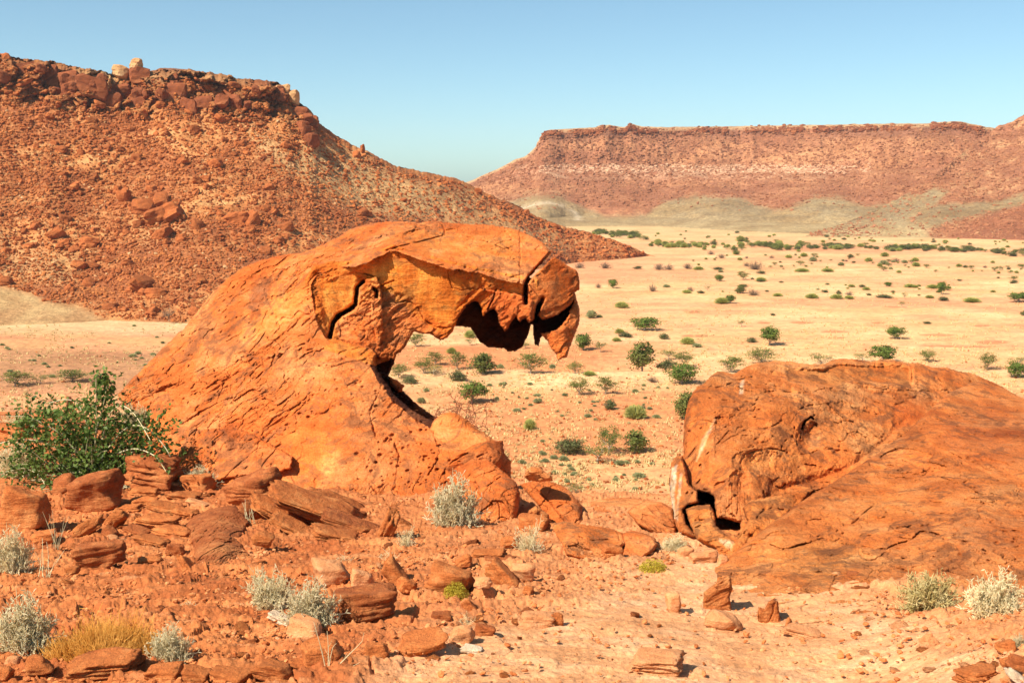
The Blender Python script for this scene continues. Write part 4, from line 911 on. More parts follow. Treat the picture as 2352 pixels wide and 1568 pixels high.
    def hb(k, X_, Y_, Z_, s, label, flat=0.6, group=None, mat='hillrock', roll=None):
        me = prot[k % 10]
        if mat != 'hillrock': me = me.copy(); me.materials.clear()
        o = link('hill_boulder', me, M[mat], None, (X_, Y_, Z_))
        o.scale = (s*0.62, s*0.55, s*0.5*flat/0.6*0.75)
        o.rotation_euler = (rs.normal(0, 0.35), roll if roll is not None else rs.normal(0, 0.4), rs.uniform(0, 6.28))
        return tag(o, label, 'boulder', group)
    def on_hill(px, py):
        yb, Yb, yr, Yr = hill_depths(np.array(px, float)); v_ = float(np.clip((yb-py)/(yb-yr), 0, 1))
        return surf[int(v_*329), int((px+700)/2.1)]
    named = [(335, 475, 60, 'pale orange boulder left in the cluster in the middle of the left slope'), (400, 495, 66, 'largest rounded orange boulder of the cluster in the middle of the left slope'), (365, 500, 62, 'flat orange boulder touching the largest one in the middle of the slope'), (290, 455, 44, 'orange boulder at the upper left of the cluster on the left slope'),
             (372, 462, 44, 'cracked orange boulder at the top of the cluster on the left slope'), (375, 540, 46, 'round boulder just below the cluster in the middle of the left slope'), (495, 378, 34, 'arched dark boulder alone in the upper middle of the left slope'), (540, 503, 50, 'dark slab tilted up to the right, left one of the pair above the arch rock'),
             (580, 510, 46, 'dark slab tilted up to the right, right one of the pair above the arch rock'), (835, 490, 30, 'upright dark red pillar boulder on the slope above the arch rock'), (190, 610, 36, 'dark boulder with a shadowed notch near the foot of the left slope'), (330, 655, 60, 'dark slab boulder near the foot of the slope above the sandy flat'),
             (205, 560, 44, 'broad dark ledge boulder low on the left slope'), (130, 540, 40, 'wide dark boulder left of the slope bottom')]
    for n_, (px, py, s, lab) in enumerate(named):
        c = on_hill(px, py); hb(n_, c[0], c[1]-0.5, c[2]+0.2, s/FPX*c[1]*1.1, lab, 0.6)
    x, yy, v, i, j = sample(900, xmin=-150); kk = (rocky[i, j] > 0.5) & ~((x > 560) & (x < 1190) & (yy > 590)); x, i, j = x[kk][:250], i[kk][:250], j[kk][:250]
    for n_ in range(len(x)):
        c = surf[i[n_], j[n_]]; s = (1.5+2.4*rs.random()**2.6)*(1.15 if yel[i[n_], j[n_]] < .3 else 0.7)
        hb(n_, c[0], c[1], c[2]+0.15, s, 'large angular red boulder lying in the scree of the left hillside', rs.uniform(0.4, 0.9), 'large boulders scattered over the left hillside')
    # blocks along the cliff and things on the skyline
    for n_ in range(34):
        px = rs.uniform(-60, 730); yb, Yb, yr, Yr = hill_depths(np.array(px)); py = yr+rs.uniform(12, 70)
        c = on_hill(px, float(py)); hb(n_, c[0], c[1]-0.6, c[2], rs.uniform(2.6, 6), 'blocky dark red cliff boulder jutting from the rim band of the left hill', rs.uniform(0.8, 1.2), 'cliff blocks under the rim of the left hill', 'cliffrock', roll=rs.normal(0, 0.12))
    def sky(px, py, wpx, hpx, k, label, mat, Y=None, roll=0.0):
        yb, Yb, yr, Yr = hill_depths(np.array(px, float)); Y = Y or float(Yr)-3; c = at(px, py, Y)
        o = hb(k, c[0], c[1], c[2], 1, label, mat=mat); o.scale = (wpx/FPX*Y*0.62, wpx/FPX*Y*0.6, hpx/FPX*Y*0.62); o.rotation_euler = (0, roll, 0.7*k)
    sky(277, 165, 32, 32, 1, 'pale orange round boulder perched on the skyline of the left hill', 'hillpale')
    sky(312, 148, 30, 26, 2, 'pale capstone on top of the rock stack on the skyline', 'hillpale')
    sky(316, 176, 54, 48, 3, 'dark red rock stack rising from the hill rim beside the round pale boulder', 'cliffrock')
    sky(672, 226, 34, 38, 4, 'pale blocky pillar at the right end of the hill rim cliff', 'hillpale')
    sky(648, 208, 34, 30, 5, 'pale layered block left of the pillar at the right end of the rim', 'hillpale')
    sky(8, 160, 34, 80, 6, 'tall dark block cut by the left edge of the picture on the hill rim', 'hillrock')
    sky(600, 222, 90, 56, 7, 'massive overhanging dark block near the right end of the rim cliff', 'cliffrock')
    sky(832, 342, 10, 22, 8, 'tiny upright stone standing on the descending skyline', 'hillrock')
    for a in ((55, 165, 70, 44), (110, 168, 50, 44), (150, 190, 74, 50), (215, 200, 60, 52), (250, 230, 60, 44), (285, 225, 62, 60), (345, 245, 56, 50), (400, 215, 60, 52), (435, 250, 34, 52), (470, 240, 44, 40), (520, 215, 66, 40), (690, 262, 40, 30), (715, 280, 36, 30)):
        yb, Yb, yr, Yr = hill_depths(np.array(a[0], float)); c = on_hill(a[0], a[1]); Y = c[1]-1
        o = hb(int(a[0]), c[0], Y, c[2], 1, 'blocky dark red cliff boulder jutting from the rim band of the left hill', group='cliff blocks under the rim of the left hill', mat='cliffrock')
        o.scale = (a[2]/FPX*Y*0.75, 1.7, a[3]/FPX*Y*0.66); o.location.y += 1.0; o.rotation_euler = (rs.normal(0, .1), rs.normal(0, .12), rs.uniform(-.4, .4))
    # low dark hilltop far behind the rim
    xs2 = np.linspace(330, 520, 90); prof = np.interp(xs2, [330, 350, 368, 400, 450, 500, 520], [188, 168, 156, 157, 163, 174, 190])
    top = at(xs2, prof, 640.0); top[:, 2] += 0.5*fbm(v3(xs2*0.1, 0, 0), 3)
    rows = [top+np.array([0, dy, -dz]) for dy, dz in ((-60, 22), (-30, 11), (-14, 4), (-5, 1), (0, 0), (40, 1), (90, 25))]
    G = np.stack(rows); G += (fbm(G*0.15, 3)*1.2)[..., None]*np.array([0, 1, 0.4]); mec = np.tile(np.array([0.24, 0.10, 0.05]), (G.shape[0]*G.shape[1], 1))
    tag(link('far_hill', mesh('far_hill', G.reshape(-1, 3), gridquads(*G.shape[:2]), True, mec), M['hill']), kind='structure')

# ------------------------------------------------------------------ mesa across the valley
MRIDGE = [(850, 560), (960, 470), (1040, 428), (1080, 416), (1120, 398), (1150, 385), (1180, 368), (1205, 360), (1222, 346), (1232, 336), (1233, 328), (1240, 322), (1238, 318), (1248, 305), (1262, 298), (1300, 296), (1350, 294), (1368, 292), (1382, 287), (1400, 287), (1412, 291), (1434, 291), (1448, 284), (1458, 286), (1474, 291), (1520, 292), (1700, 290), (1800, 288), (1950, 286), (2060, 284), (2120, 284), (2160, 280), (2200, 279), (2240, 286), (2290, 296), (2400, 300), (3300, 300)]
def build_mesa():
    rs = np.random.RandomState(8)
    xs = np.arange(850, 3300, 3.0); vs = np.linspace(0, 1, 240)
    X, Vv = np.meshgrid(xs, vs)
    yb = pl(X, [(850, 566), (1300, 520), (1500, 520), (1700, 532), (2000, 542), (3300, 560)]); yr = pl(X, MRIDGE)
    Yb = np.minimum(plainY(X, yb), 900); Yr = pl(X, [(850, 1080), (1240, 1000), (1700, 1040), (2100, 960), (2300, 950), (3300, 1000)])
    g = np.interp(Vv, [0, 0.10, 0.42, 0.56, 0.60, 0.90, 0.96, 1], [0, 0.30, 0.62, 0.74, 0.80, 0.93, 0.94, 1.0])
    y = yb+(yr-yb)*Vv; Y = Yb+(Yr-Yb)*g
    P = at(X, y, Y); w = P
    gul = fbm(v3(X*0.010, Vv*0.8, 1), 4, 0.55, True)
    d = 14*fbm(v3(X*0.006, Vv*1.2, 5), 3)*sstep(0.1, 0.4, Vv)*sstep(1.0, 0.9, Vv)+6*gul*sstep(0.08, 0.3, Vv)*sstep(1.0, 0.85, Vv)
    d += 2.6*fbm(w*0.045, 4, 0.62)*sstep(0.25, 0.5, Vv)+1.0*fbm(w*0.2, 3)
    # rounded green talus mounds
    for (cx, cy, rx, ry, a) in ((1270, 480, 75, 44, 46), (1500, 478, 110, 40, 36), (1650, 470, 100, 50, 46), (1640, 505, 180, 30, 30), (1860, 470, 120, 52, 50), (2000, 505, 160, 38, 34), (1760, 515, 150, 24, 22), (2120, 500, 120, 40, 30)):
        r2 = ((X-cx)/rx)**2+((y-cy)/ry)**2; d += a*0.5*np.clip(1-r2, 0, 1)**1.3*(1-0.35*np.clip(gul, 0, 1))
    end = sstep(850, 1100, X)
    Yd = Y-d*end
    P = at(X, y, Yd); P[..., 2] += 1.0*fbm(v3(X*0.04, 0, 2), 4)*sstep(0.93, 1, Vv)
    top_ = P[-1]; O_ = np.array([0, 0, CAMZ])
    back = np.stack([O_+(top_-O_)*(1+q)+np.array([0, 0, -dz]) for q, dz in ((0.01, 1.5), (0.1, 9), (0.5, 160))])
    n1 = fbm(v3(P[..., 0]*0.012, P[..., 1]*0.008, P[..., 2]*0.03), 5, 0.6); n2 = fbm(P*0.09+7, 4, 0.65)
    red = np.array([0.38, 0.15, 0.075]); br = np.array([0.33, 0.125, 0.062]); ora = np.array([0.50, 0.22, 0.10]); grn = np.array([0.36, 0.245, 0.115]); gry = np.array([0.29, 0.215, 0.115]); straw = np.array([0.60, 0.43, 0.21]); pinkp = np.array([0.62, 0.36, 0.22])
    col = lerp(br, ora, sstep(-0.3, 0.4, n1+0.5*n2)[..., None])
    led = sstep(372, 384, y+4*n1)*sstep(420, 400, y+6*n2)*sstep(1150, 1230, X)*sstep(1950, 1850, X)
    col = lerp(col, pinkp, (led*sstep(-0.25, 0.3, n2)*0.75)[..., None])
    ytop = np.interp(X, [1080, 1180, 1230, 1290, 1340, 1400, 1480, 1520, 1600, 1700, 1745, 1780, 1840, 1870, 1930, 1990, 2060, 2130, 2220, 2352, 3300], [470, 452, 437, 441, 470, 492, 480, 440, 428, 436, 458, 462, 446, 430, 432, 452, 446, 440, 470, 520, 540])
    ytop = ytop+8+12*sstep(1440, 1520, X); gm = sstep(-12, 10, y+24*n1+12*n2-ytop)*0.88
    gcol = lerp(grn, gry, sstep(-0.3, 0.3, n2+n1)[..., None]); gcol = lerp(gcol, straw*0.85, sstep(490, 540, y+14*n1)[..., None]*0.8)
    col = lerp(col, gcol, gm[..., None])
    # white rimmed mound
    r = np.hypot((X-1255)/78, (y-505)/40); col = lerp(col, np.array([0.66, 0.50, 0.33]), (np.exp(-((r-0.95)/0.12)**2)*(y < 506)*0.8*sstep(-0.4, 0.2, n2))[..., None])
    topm = sstep(0.955, 0.975, Vv+0.01*n2); col = lerp(col, np.array([0.56, 0.34, 0.17]), (topm*0.7)[..., None])
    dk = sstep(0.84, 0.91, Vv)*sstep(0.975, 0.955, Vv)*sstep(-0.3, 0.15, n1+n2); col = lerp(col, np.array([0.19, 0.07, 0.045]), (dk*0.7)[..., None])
    P = np.concatenate([P, back]); P[0, :, 2] -= 2
    colf = np.concatenate([col, np.repeat(col[-1:], 3, 0)])
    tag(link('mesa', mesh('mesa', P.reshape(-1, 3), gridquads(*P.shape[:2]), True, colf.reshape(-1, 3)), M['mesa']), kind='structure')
    # rubble
    n = 24000; xi = rs.randint(75, 560, n); vi = rs.randint(48, 236, n); k = ((gm[vi, xi] < 0.5) | (rs.random(n) < 0.12)) & (xs[xi] > 1090) & (xs[xi] < 2700); xi, vi = xi[k], vi[k]
    C_ = P[vi, xi]; sz = 0.9+3.6*rs.random(len(xi))**4
    tag(scatter_stuff('mesa_rubble', M['mesarock'], C_, sz, rs, 1, 8, (0.35, 0.75), 0.3), 'fine red rubble covering the flank of the mesa across the valley', 'rubble', kind='stuff')
    # ledge blocks of the band half way up and of the rim
    n = 900; px = rs.uniform(1240, 2000, n); base = np.where(rs.random(n) < 0.5, 383, 392)+rs.normal(0, 3, n)
    xi = ((px-850)/3).astype(int); vv = (pl(px, [(850, 566), (1300, 520), (1500, 520), (1700, 532), (2000, 542), (3300, 560)])-base); vv = vv/(vv+base-pl(px, MRIDGE)); vi = np.clip(vv*239, 0, 239).astype(int)
    tag(scatter_stuff('ledge_blocks', M['mesapale'], P[vi, xi], 2+3*rs.random(n)**2, rs, 1, 8, (0.25, 0.5), 0.1), 'pale pink broken ledge running across the middle of the mesa', 'rubble', kind='stuff')
    n = 1500; px = rs.uniform(1245, 2260, n); base = pl(px, MRIDGE)+9+rs.normal(0, 3.5, n)+4*fbm(v3(px*0.01, 0, 1), 3)
    xi = ((px-850)/3).astype(int); yb_ = pl(px, [(850, 566), (1300, 520), (1500, 520), (1700, 532), (2000, 542), (3300, 560)]); vi = np.clip((yb_-base)/(yb_-pl(px, MRIDGE))*239, 0, 239).astype(int)
    k = fbm(v3(px*0.012, 0, 5), 3) > -0.15
    tag(scatter_stuff('rim_blocks', M['cliffrock'], P[vi, xi][k], (2.2+4.5*rs.random(n)**2)[k], rs, 1, 8, (0.4, 0.8), 0.12), 'dark broken blocks along the rim of the mesa', 'rubble', kind='stuff')
    # nearer spur falling in from the right edge
    xs = np.arange(1850, 3300, 3.0); vs = np.linspace(0, 1, 200); X, Vv = np.meshgrid(xs, vs)
    yr = pl(X, [(1850, 541), (1930, 516), (2000, 488), (2080, 446), (2150, 398), (2210, 352), (2262, 312), (2283, 296), (2292, 290), (2310, 285), (2325, 278), (2345, 268), (2360, 258), (2420, 240), (2700, 200), (3300, 190)])
    yb = pl(X, [(1850, 543), (2100, 546), (2352, 552), (3300, 580)]); Yb = plainY(X, yb); Yr = np.maximum(pl(X, [(1850, 650), (2150, 780), (2290, 860), (3300, 860)]), Yb+1)
    y = yb+(yr-yb)*Vv; Y = Yb+(Yr-Yb)*np.interp(Vv, [0, .1, .9, 1], [0, .14, .95, 1]); w = at(X, y, Y)
    d = (7*fbm(v3(X*0.012-Vv*1.5, Vv*2, 9), 3)+2.6*fbm(w*0.06, 4, .6)+1.2*fbm(w*0.25, 3))*sstep(0, .1, Vv)*sstep(1850, 2000, X)
    P = at(X, y, Y-d); P[..., 2] += 1.6*fbm(v3(X*0.06, 0, 2), 4)*sstep(0.93, 1, Vv)*sstep(1850, 2100, X)
    n1 = fbm(v3(X*0.02+y*0.02, y*0.03-X*0.01, 3), 4, 0.6); n2 = fbm(P*0.11+7, 4, 0.65)
    col = lerp(br*1.05, ora*1.0, sstep(-0.3, 0.4, n1+0.5*n2)[..., None]); col = lerp(col, straw*0.95, (sstep(0.15, 0.5, n1*0.7+n2*.6)*0.5)[..., None])
    strip = sstep(-8, 8, sdf_poly(X+10*n1, y+6*n2, np.array([(1850, 545), (1950, 510), (2150, 430), (2180, 440), (2150, 470), (2300, 460), (2352, 440), (2352, 470), (2200, 505), (2060, 550)])))
    strip = np.maximum(strip, sstep(-14, 14, sdf_poly(X+14*n1, y+8*n2, np.array([(1800, 600), (1800, 440), (2110, 446), (2140, 470), (2120, 510), (2150, 560)])))); col = lerp(col, lerp(lerp(grn, gry, sstep(-0.3, 0.3, n2+n1)[..., None]), straw, sstep(500, 540, y+12*n1)[..., None]*0.7), (strip*0.85)[..., None])
    lowred = sstep(-10, 10, sdf_poly(X+10*n1, y+6*n2, np.array([(2170, 560), (2200, 520), (2352, 470), (2600, 440), (2700, 600)]))); col = lerp(col, np.array([0.36, 0.12, 0.055]), (lowred*0.8)[..., None])
    top_ = P[-1]; O_ = np.array([0, 0, CAMZ])
    back = np.stack([O_+(top_-O_)*(1+q)+np.array([0, 0, -dz]) for q, dz in ((0.01, 1.5), (0.1, 12), (0.5, 160))]); Pf = np.concatenate([P, back]); Pf[0, :, 2] -= 2
    colf = np.concatenate([col, np.repeat(col[-1:], 3, 0)])
    tag(link('spur_hill', mesh('spur_hill', Pf.reshape(-1, 3), gridquads(*Pf.shape[:2]), True, colf.reshape(-1, 3)), M['mesa']), kind='structure')
    n = 14000; xi = rs.randint(4, 260, n); vi = rs.randint(4, 196, n); k = rs.random(n) < np.clip(1-strip[vi, xi], 0.12, 1)
    xi, vi = xi[k], vi[k]; C_ = P[vi, xi]; sz = (0.9+3.6*rs.random(len(xi))**3.5)*(C_[:, 1]/780)
    tag(scatter_stuff('spur_rubble', M['mesarock'], C_, sz, rs, 1, 8, (0.4, 0.8), 0.4), 'red boulders and rubble on the spur at the right edge', 'rubble', kind='stuff')
M['mesapale'] = rock_mat('mesa ledge', (0.5, 0.26, 0.15), (0.6, 0.34, 0.2), (0.66, 0.44, 0.28), (0.2, 0.1, 0.06), 0.08, 0.4, False, (0, 0, 0), 0.3, 0.2, 0.8)
# ------------------------------------------------------------------ foreground rocks placed by hand
def dup(o, label=None):
    r = o.copy(); scene.collection.objects.link(r)
    if label: r['label'] = label
    for ch in o.children:
        c = ch.copy(); scene.collection.objects.link(c); c.parent = r
    return r
ROCKN = [0]
def rock(cx, cy, w, h, roll, kind, mat, label, name='boulder', group=None, sink=0.12, dep=0.8, lift=0.0):
    """cx, cy centre and w, h size as seen in the photograph; stands on the slope"""
    ROCKN[0] += 1; s = 500+ROCKN[0]
    Y = ground_hit(cx, cy+h*0.5)
    mpp = Y/FPX/0.97; wm, hm = w*mpp, h*mpp
    par = dict(slab=(0.75, 8, 0.10, 0.17, 18, 7.0), block=(0.75, 9, 0.10, 0.09, 18, 5.0), round=(0.3, 12, 0.10, 0.05, 10, 3.0), shard=(0.35, 9, 0.12, 0.13, 18, 6.0))[kind]
    sub = 5 if w > 105 else (4 if w > 42 else 3)
    g, F = rock_geo(s, sub, par[0], par[1], par[2], par[3], par[4], par[5])
    a = math.radians(roll); ww = wm; hh = hm
    if abs(roll) > 8 and kind in ('round', 'block'):                       # sizes given are of the leaning outline
        ca, sa = abs(math.cos(a)), abs(math.sin(a)); asp = 0.42 if kind in ('slab', 'shard') else 0.7
        L = max(wm/(ca+asp*sa), hm/(sa+asp*ca)) if False else (wm/(ca+asp*sa) if abs(roll) < 45 else hm/(sa+asp*ca))
        ww, hh = L, max(L*asp*0.8, min(hm, L)*0.35)
    ext = g.max(0)-g.min(0)
    g = g/ext*np.array([ww, (ww*0.75+hh*0.3)*dep, hh*1.1])
    R = Matrix.Rotation(-a, 3, 'Y')@Matrix.Rotation(math.radians((s*37) % 40-20), 3, 'Z')
    g = g@np.array(R, np.float32).T
    kx, kz = slopes(cx, cy)
    zc = CAMZ+kz*Y
    c = (kx*Y, Y+ww*0.12, zc-hm*sink*0.3+lift)
    me = mesh(name, g, F, True)
    o = link(name, me, M[mat], None, c)
    return tag(o, label, 'boulder' if w > 60 else 'rock', group)
def build_rocks():
    L = [
     (50, 1167, 115, 105, -4, 'round', 'boulder', 'big rounded pitted orange boulder at the left edge above a white shrub'),
     (142, 1115, 80, 50, 32, 'round', 'darkrock', 'dark pointed boulder leaning against the green bush'),
     (212, 1130, 165, 78, 14, 'round', 'darkrock', 'large dark layered boulder below the middle of the green bush'),
     (350, 1092, 130, 66, -4, 'slab', 'darkrock', 'dark overhanging slab with black shade beneath, at the right foot of the green bush', 'boulder', None, 0.12, 1.0, 0.10),
     (452, 1108, 72, 40, 4, 'block', 'boulder', 'small boxy stone in front of the white shrub near the green bush'),
     (583, 1127, 126, 76, 6, 'block', 'darkrock', 'squarish dark red block standing below the overhang of the arch slab'),
     (575, 1180, 80, 34, -48, 'shard', 'darkrock', 'dark leaning shard above the curved striped rock'),
     (650, 1192, 200, 26, -27, 'slab', 'boulder', 'long thin orange slab sloping down to the right, lower one of the slab pile', 'boulder', None, 0.12, 0.8, 0.07),
     (735, 1190, 262, 32, -24, 'slab', 'boulder', 'longest layered slab of the pile, ending in a dark shadow', 'boulder', None, 0.12, 0.8, 0.10),
     (772, 1166, 170, 24, -24, 'slab', 'boulder', 'upper layered slab of the pile lying against the longest one'),
     (772, 1232, 125, 20, -16, 'slab', 'boulder', 'thin slab under the right end of the longest slab'),
     (700, 1168, 215, 16, -25, 'slab', 'boulder', 'thin slab wedged between the upper and the longest slab of the pile'),
     (812, 1210, 170, 15, -22, 'slab', 'darkrock', 'thin dark slab showing along the lower edge of the longest slab'),
     (680, 1218, 150, 13, -26, 'slab', 'boulder', 'narrow slab lying below the lower slab of the pile'),
     (560, 1150, 90, 16, -30, 'slab', 'boulder', 'thin slab leaning on the squarish dark red block'),
     (300, 1168, 60, 14, 6, 'slab', 'boulder', 'small thin slab at the left of the stack under the overhang'),
     (455, 1158, 64, 12, -14, 'slab', 'palerock', 'small pale thin slab right of the stack'),
     (310, 1222, 70, 16, -16, 'slab', 'darkrock', 'dark thin slab low left of the stack'),
     (480, 1196, 60, 16, 20, 'shard', 'boulder', 'small shard leaning on the curved striped rock'),
     (250, 1225, 40, 22, -30, 'shard', 'darkrock', 'small dark shard beside the split stone'),
     (602, 1238, 62, 56, -14, 'block', 'boulder', 'broken orange block in front of the slab pile'),
     (223, 1278, 120, 62, 4, 'block', 'darkrock', 'dark layered brick-like block alone on the red gravel'),
     (200, 1214, 84, 34, 36, 'shard', 'boulder', 'orange shard leaning right, above the brick-like block'),
     (264, 1194, 62, 34, 50, 'shard', 'boulder', 'upright split stone with black shade on its right, left of the slab stack'),
     (333, 1132, 74, 17, -4, 'slab', 'boulder', 'topmost thin slab of the stack under the dark overhang'),
     (325, 1154, 70, 18, 3, 'slab', 'boulder', 'second thin slab of the stack under the dark overhang'),
     (424, 1142, 80, 18, -8, 'slab', 'boulder', 'thin slab just under the boxy stone by the white shrub'),
     (378, 1168, 95, 18, -10, 'slab', 'boulder', 'wide thin slab in the middle of the stack'),
     (425, 1178, 70, 16, -12, 'slab', 'boulder', 'thin slab at the right of the stack'),
     (360, 1202, 110, 26, -6, 'slab', 'boulder', 'thicker slab low in the stack with a shaded front'),
     (400, 1226, 100, 18, -8, 'slab', 'boulder', 'lowest long slab of the stack'),
     (345, 1243, 90, 16, -10, 'slab', 'boulder', 'flat slab lying on gravel left below the stack'),
     (430, 1302, 72, 20, -54, 'shard', 'boulder', 'small narrow shard pointing down right beside the curved rock'),
     (400, 1262, 50, 22, -10, 'block', 'darkrock', 'small dark stone below the slab stack'),
     (340, 1290, 60, 14, -4, 'slab', 'boulder', 'flat stone on gravel right of the brick-like block'),
     (100, 1236, 60, 26, 8, 'block', 'boulder', 'small block between the left shrub and the rounded boulder'),
     (165, 1310, 40, 24, 10, 'round', 'boulder', 'small round stone at the left corner of the brick-like block'),
     (231, 1532, 190, 50, 3, 'slab', 'boulder', 'long flat-topped slab at the bottom edge below the golden grass'),
     (82, 1530, 82, 64, 10, 'round', 'boulder', 'rounded stone at the bottom edge below the left white shrubs'),
     (30, 1518, 40, 28, 0, 'round', 'palerock', 'small pale stone at the bottom left corner'),
     (8, 1550, 40, 34, 0, 'block', 'boulder', 'stone cut by the bottom left corner'),
     (372, 1548, 90, 38, 4, 'block', 'boulder', 'squarish stone of the bottom row, right of the long flat slab'),
     (448, 1552, 66, 34, -6, 'block', 'boulder', 'small stone of the bottom row below the round white shrub'),
     (530, 1556, 104, 34, 0, 'block', 'boulder', 'stone of the bottom row carrying a white slab'),
     (556, 1534, 44, 14, -6, 'slab', 'whiterock', 'small white slab lying on the bottom row of stones'),
     (626, 1546, 104, 50, -6, 'shard', 'boulder', 'pointed orange stone in the middle of the bottom row'),
     (690, 1538, 74, 36, -8, 'block', 'boulder', 'stone right of the pointed one in the bottom row'),
     (733, 1508, 104, 70, 2, 'round', 'boulder', 'smooth round-topped boulder sunk in the soil behind the dead plant'),
     (793, 1537, 70, 36, 16, 'round', 'boulder', 'stone right of the dead plant at the bottom edge'),
     (836, 1390, 155, 72, 4, 'block', 'darkrock', 'large dark block with a rough shaded front right of the twin white shrubs'),
     (862, 1500, 62, 42, 6, 'block', 'boulder', 'boxy dark-fronted stone left of the long rounded stone'),
     (965, 1482, 138, 40, 8, 'round', 'boulder', 'long rounded orange stone in the row edging the track'),
     (1060, 1460, 62, 42, 2, 'round', 'palerock', 'rounded pale orange stone at the end of the row edging the track'),
     (1114, 1447, 52, 28, -6, 'block', 'darkrock', 'small dark stone just right of the rounded pale stone'),
     (1013, 1418, 50, 24, 0, 'block', 'darkrock', 'small dark brick of rock alone on the gravel'),
     (1080, 1398, 54, 24, -50, 'shard', 'boulder', 'small leaning shard above a tiny white plant'),
     (1086, 1493, 58, 13, -3, 'slab', 'whiterock', 'thin white slab lying on the track'),
     (650, 1425, 84, 12, -20, 'slab', 'whiterock', 'white streak of bleached rock below the twin white shrubs'),
     (700, 1450, 100, 24, -10, 'round', 'palerock', 'pale grey rock below the right one of the twin shrubs'),
     (888, 1216, 92, 38, 64, 'slab', 'boulder', 'pale striped slab leaning left like an open book at the end of the slab pile'),
     (766, 1318, 94, 46, -6, 'round', 'palerock', 'smooth pale boulder half sunk left of the pointed stone'),
     (830, 1330, 80, 40, -20, 'round', 'palerock', 'pale ribbed rock right of the half sunk boulder'),
     (902, 1318, 78, 44, -56, 'shard', 'boulder', 'pointed brown stone leaning left in the middle foreground'),
     (935, 1345, 60, 34, -20, 'round', 'boulder', 'stone propping the pointed brown stone'),
     (1034, 1340, 136, 44, -10, 'round', 'boulder', 'low curved shield of rock behind the yellow green plant'),
     (1064, 1290, 50, 38, 20, 'block', 'boulder', 'orange block left of the flat slab bridge'),
     (1150, 1287, 84, 14, -4, 'slab', 'darkrock', 'thin slab bridging two stones with a black gap beneath'),
     (1120, 1276, 90, 22, 2, 'slab', 'boulder', 'flat stone behind the bridging slab'),
     (1158, 1328, 104, 34, -42, 'slab', 'boulder', 'layered shard leaning steeply below the bridging slab'),
     (1108, 1338, 48, 62, 10, 'block', 'palerock', 'cream and orange block left of the leaning layered shard'),
     (1198, 1314, 62, 38, -8, 'round', 'palerock', 'lichen-grey boulder casting a black shadow right of the leaning shard'),
     (1214, 1355, 26, 20, 0, 'shard', 'boulder', 'tiny pointed stone below the lichen-grey boulder'),
     (1226, 1204, 70, 34, -6, 'round', 'boulder', 'stone at the mouth of the black triangular gap'),
     (1256, 1212, 34, 14, 62, 'slab', 'darkrock', 'small dark slab on edge by the triangular gap'),
     (1170, 1245, 50, 24, 4, 'block', 'boulder', 'small block left of the slender white shrub'),
     (1405, 1268, 52, 30, -4, 'slab', 'boulder', 'loose flake at the right end of the layered ledge'),
     (1240, 1425, 100, 34, -4, 'slab', 'palerock', 'flat pale-topped rock low in the middle of the track edge'),
     (1276, 1424, 36, 32, 0, 'block', 'boulder', 'small upright end of the pale-topped rock'),
     (1548, 1384, 42, 46, 0, 'round', 'palerock', 'small rounded knob left of the tall reddish fin'),
     (1662, 1428, 96, 40, -8, 'round', 'palerock', 'low swirled fold of pale rock at the foot of the tall fin'),
     (1510, 1524, 152, 44, -2, 'slab', 'palerock', 'wide smooth slab at the bottom of the track'),
     (1850, 1455, 110, 18, -14, 'slab', 'palerock', 'thin trailing ridge right of the small rock spike'),
     (2311, 1486, 44, 34, 0, 'round', 'boulder', 'small red stone near the right edge below the shrubs'),
     (2312, 1520, 38, 40, 20, 'round', 'boulder', 'oval orange stone left of the dark edge boulder'),
     (2345, 1524, 66, 62, -20, 'block', 'darkrock', 'dark boulder cut by the right edge near the bottom'),
     (2340, 1560, 70, 22, -40, 'slab', 'whiterock', 'bleached slab in the bottom right corner'),
     (2252, 1552, 116, 30, 4, 'slab', 'boulder', 'broad grey-brown slab at the bottom right'),
     (2136, 1472, 44, 40, 30, 'shard', 'palerock', 'small twisted rock blade below the right-hand shrubs'),
     (1575, 1268, 40, 26, 0, 'block', 'palerock', 'pale stone under the spiky white shrub by the gap'),
     (1612, 1282, 60, 26, 0, 'block', 'palerock', 'squarish pale stone at the left foot of the dome'),
     (1632, 1276, 34, 36, 0, 'round', 'palerock', 'round pale stone at the left foot of the dome'),
     (1660, 1288, 26, 24, 0, 'round', 'palerock', 'small pale stone under the leaning block of the dome'),
     (1722, 1288, 34, 22, 0, 'round', 'palerock', 'small rounded pale stone at the lower tip of the slab'),
     (1770, 1300, 44, 20, -6, 'block', 'boulder', 'flat stone at the foot of the sloping slab'),
     (1960, 1322, 34, 18, 0, 'slab', 'darkrock', 'thin dark flake at the foot of the sloping slab'),
     (1890, 1300, 30, 14, 0, 'round', 'palerock', 'small rounded pale stone below the dark stain of the slab'),
     (20, 990, 90, 30, 0, 'block', 'boulder', 'low red ledge left of the green bush at the left edge'),
     (150, 925, 30, 42, 0, 'round', 'palerock', 'pale rounded rock showing through the top of the green bush'),
    ]
    for r in L: rock(*r)
    # loose stones one can pick up, each its own
    rs = np.random.RandomState(77); prot = []
    for k in range(12):
        g, F = rock_geo(900+k, 3, 0.4, 9, 0.12, 0.12, 16, 6.0); prot.append([mesh('stone', g*0.62, F, True) for _ in range(3)])
        for m_, mt in zip(prot[-1], ('boulder', 'darkrock', 'palerock')): m_.materials.append(M[mt])
    spots = []
    regs = [((0, 1180), (1200, 1560), 118), ((1000, 1230), (1560, 1560), 40), ((1520, 1270), (2100, 1340), 34), ((1960, 1360), (2352, 1568), 56), ((100, 1120), (1050, 1260), 46)]
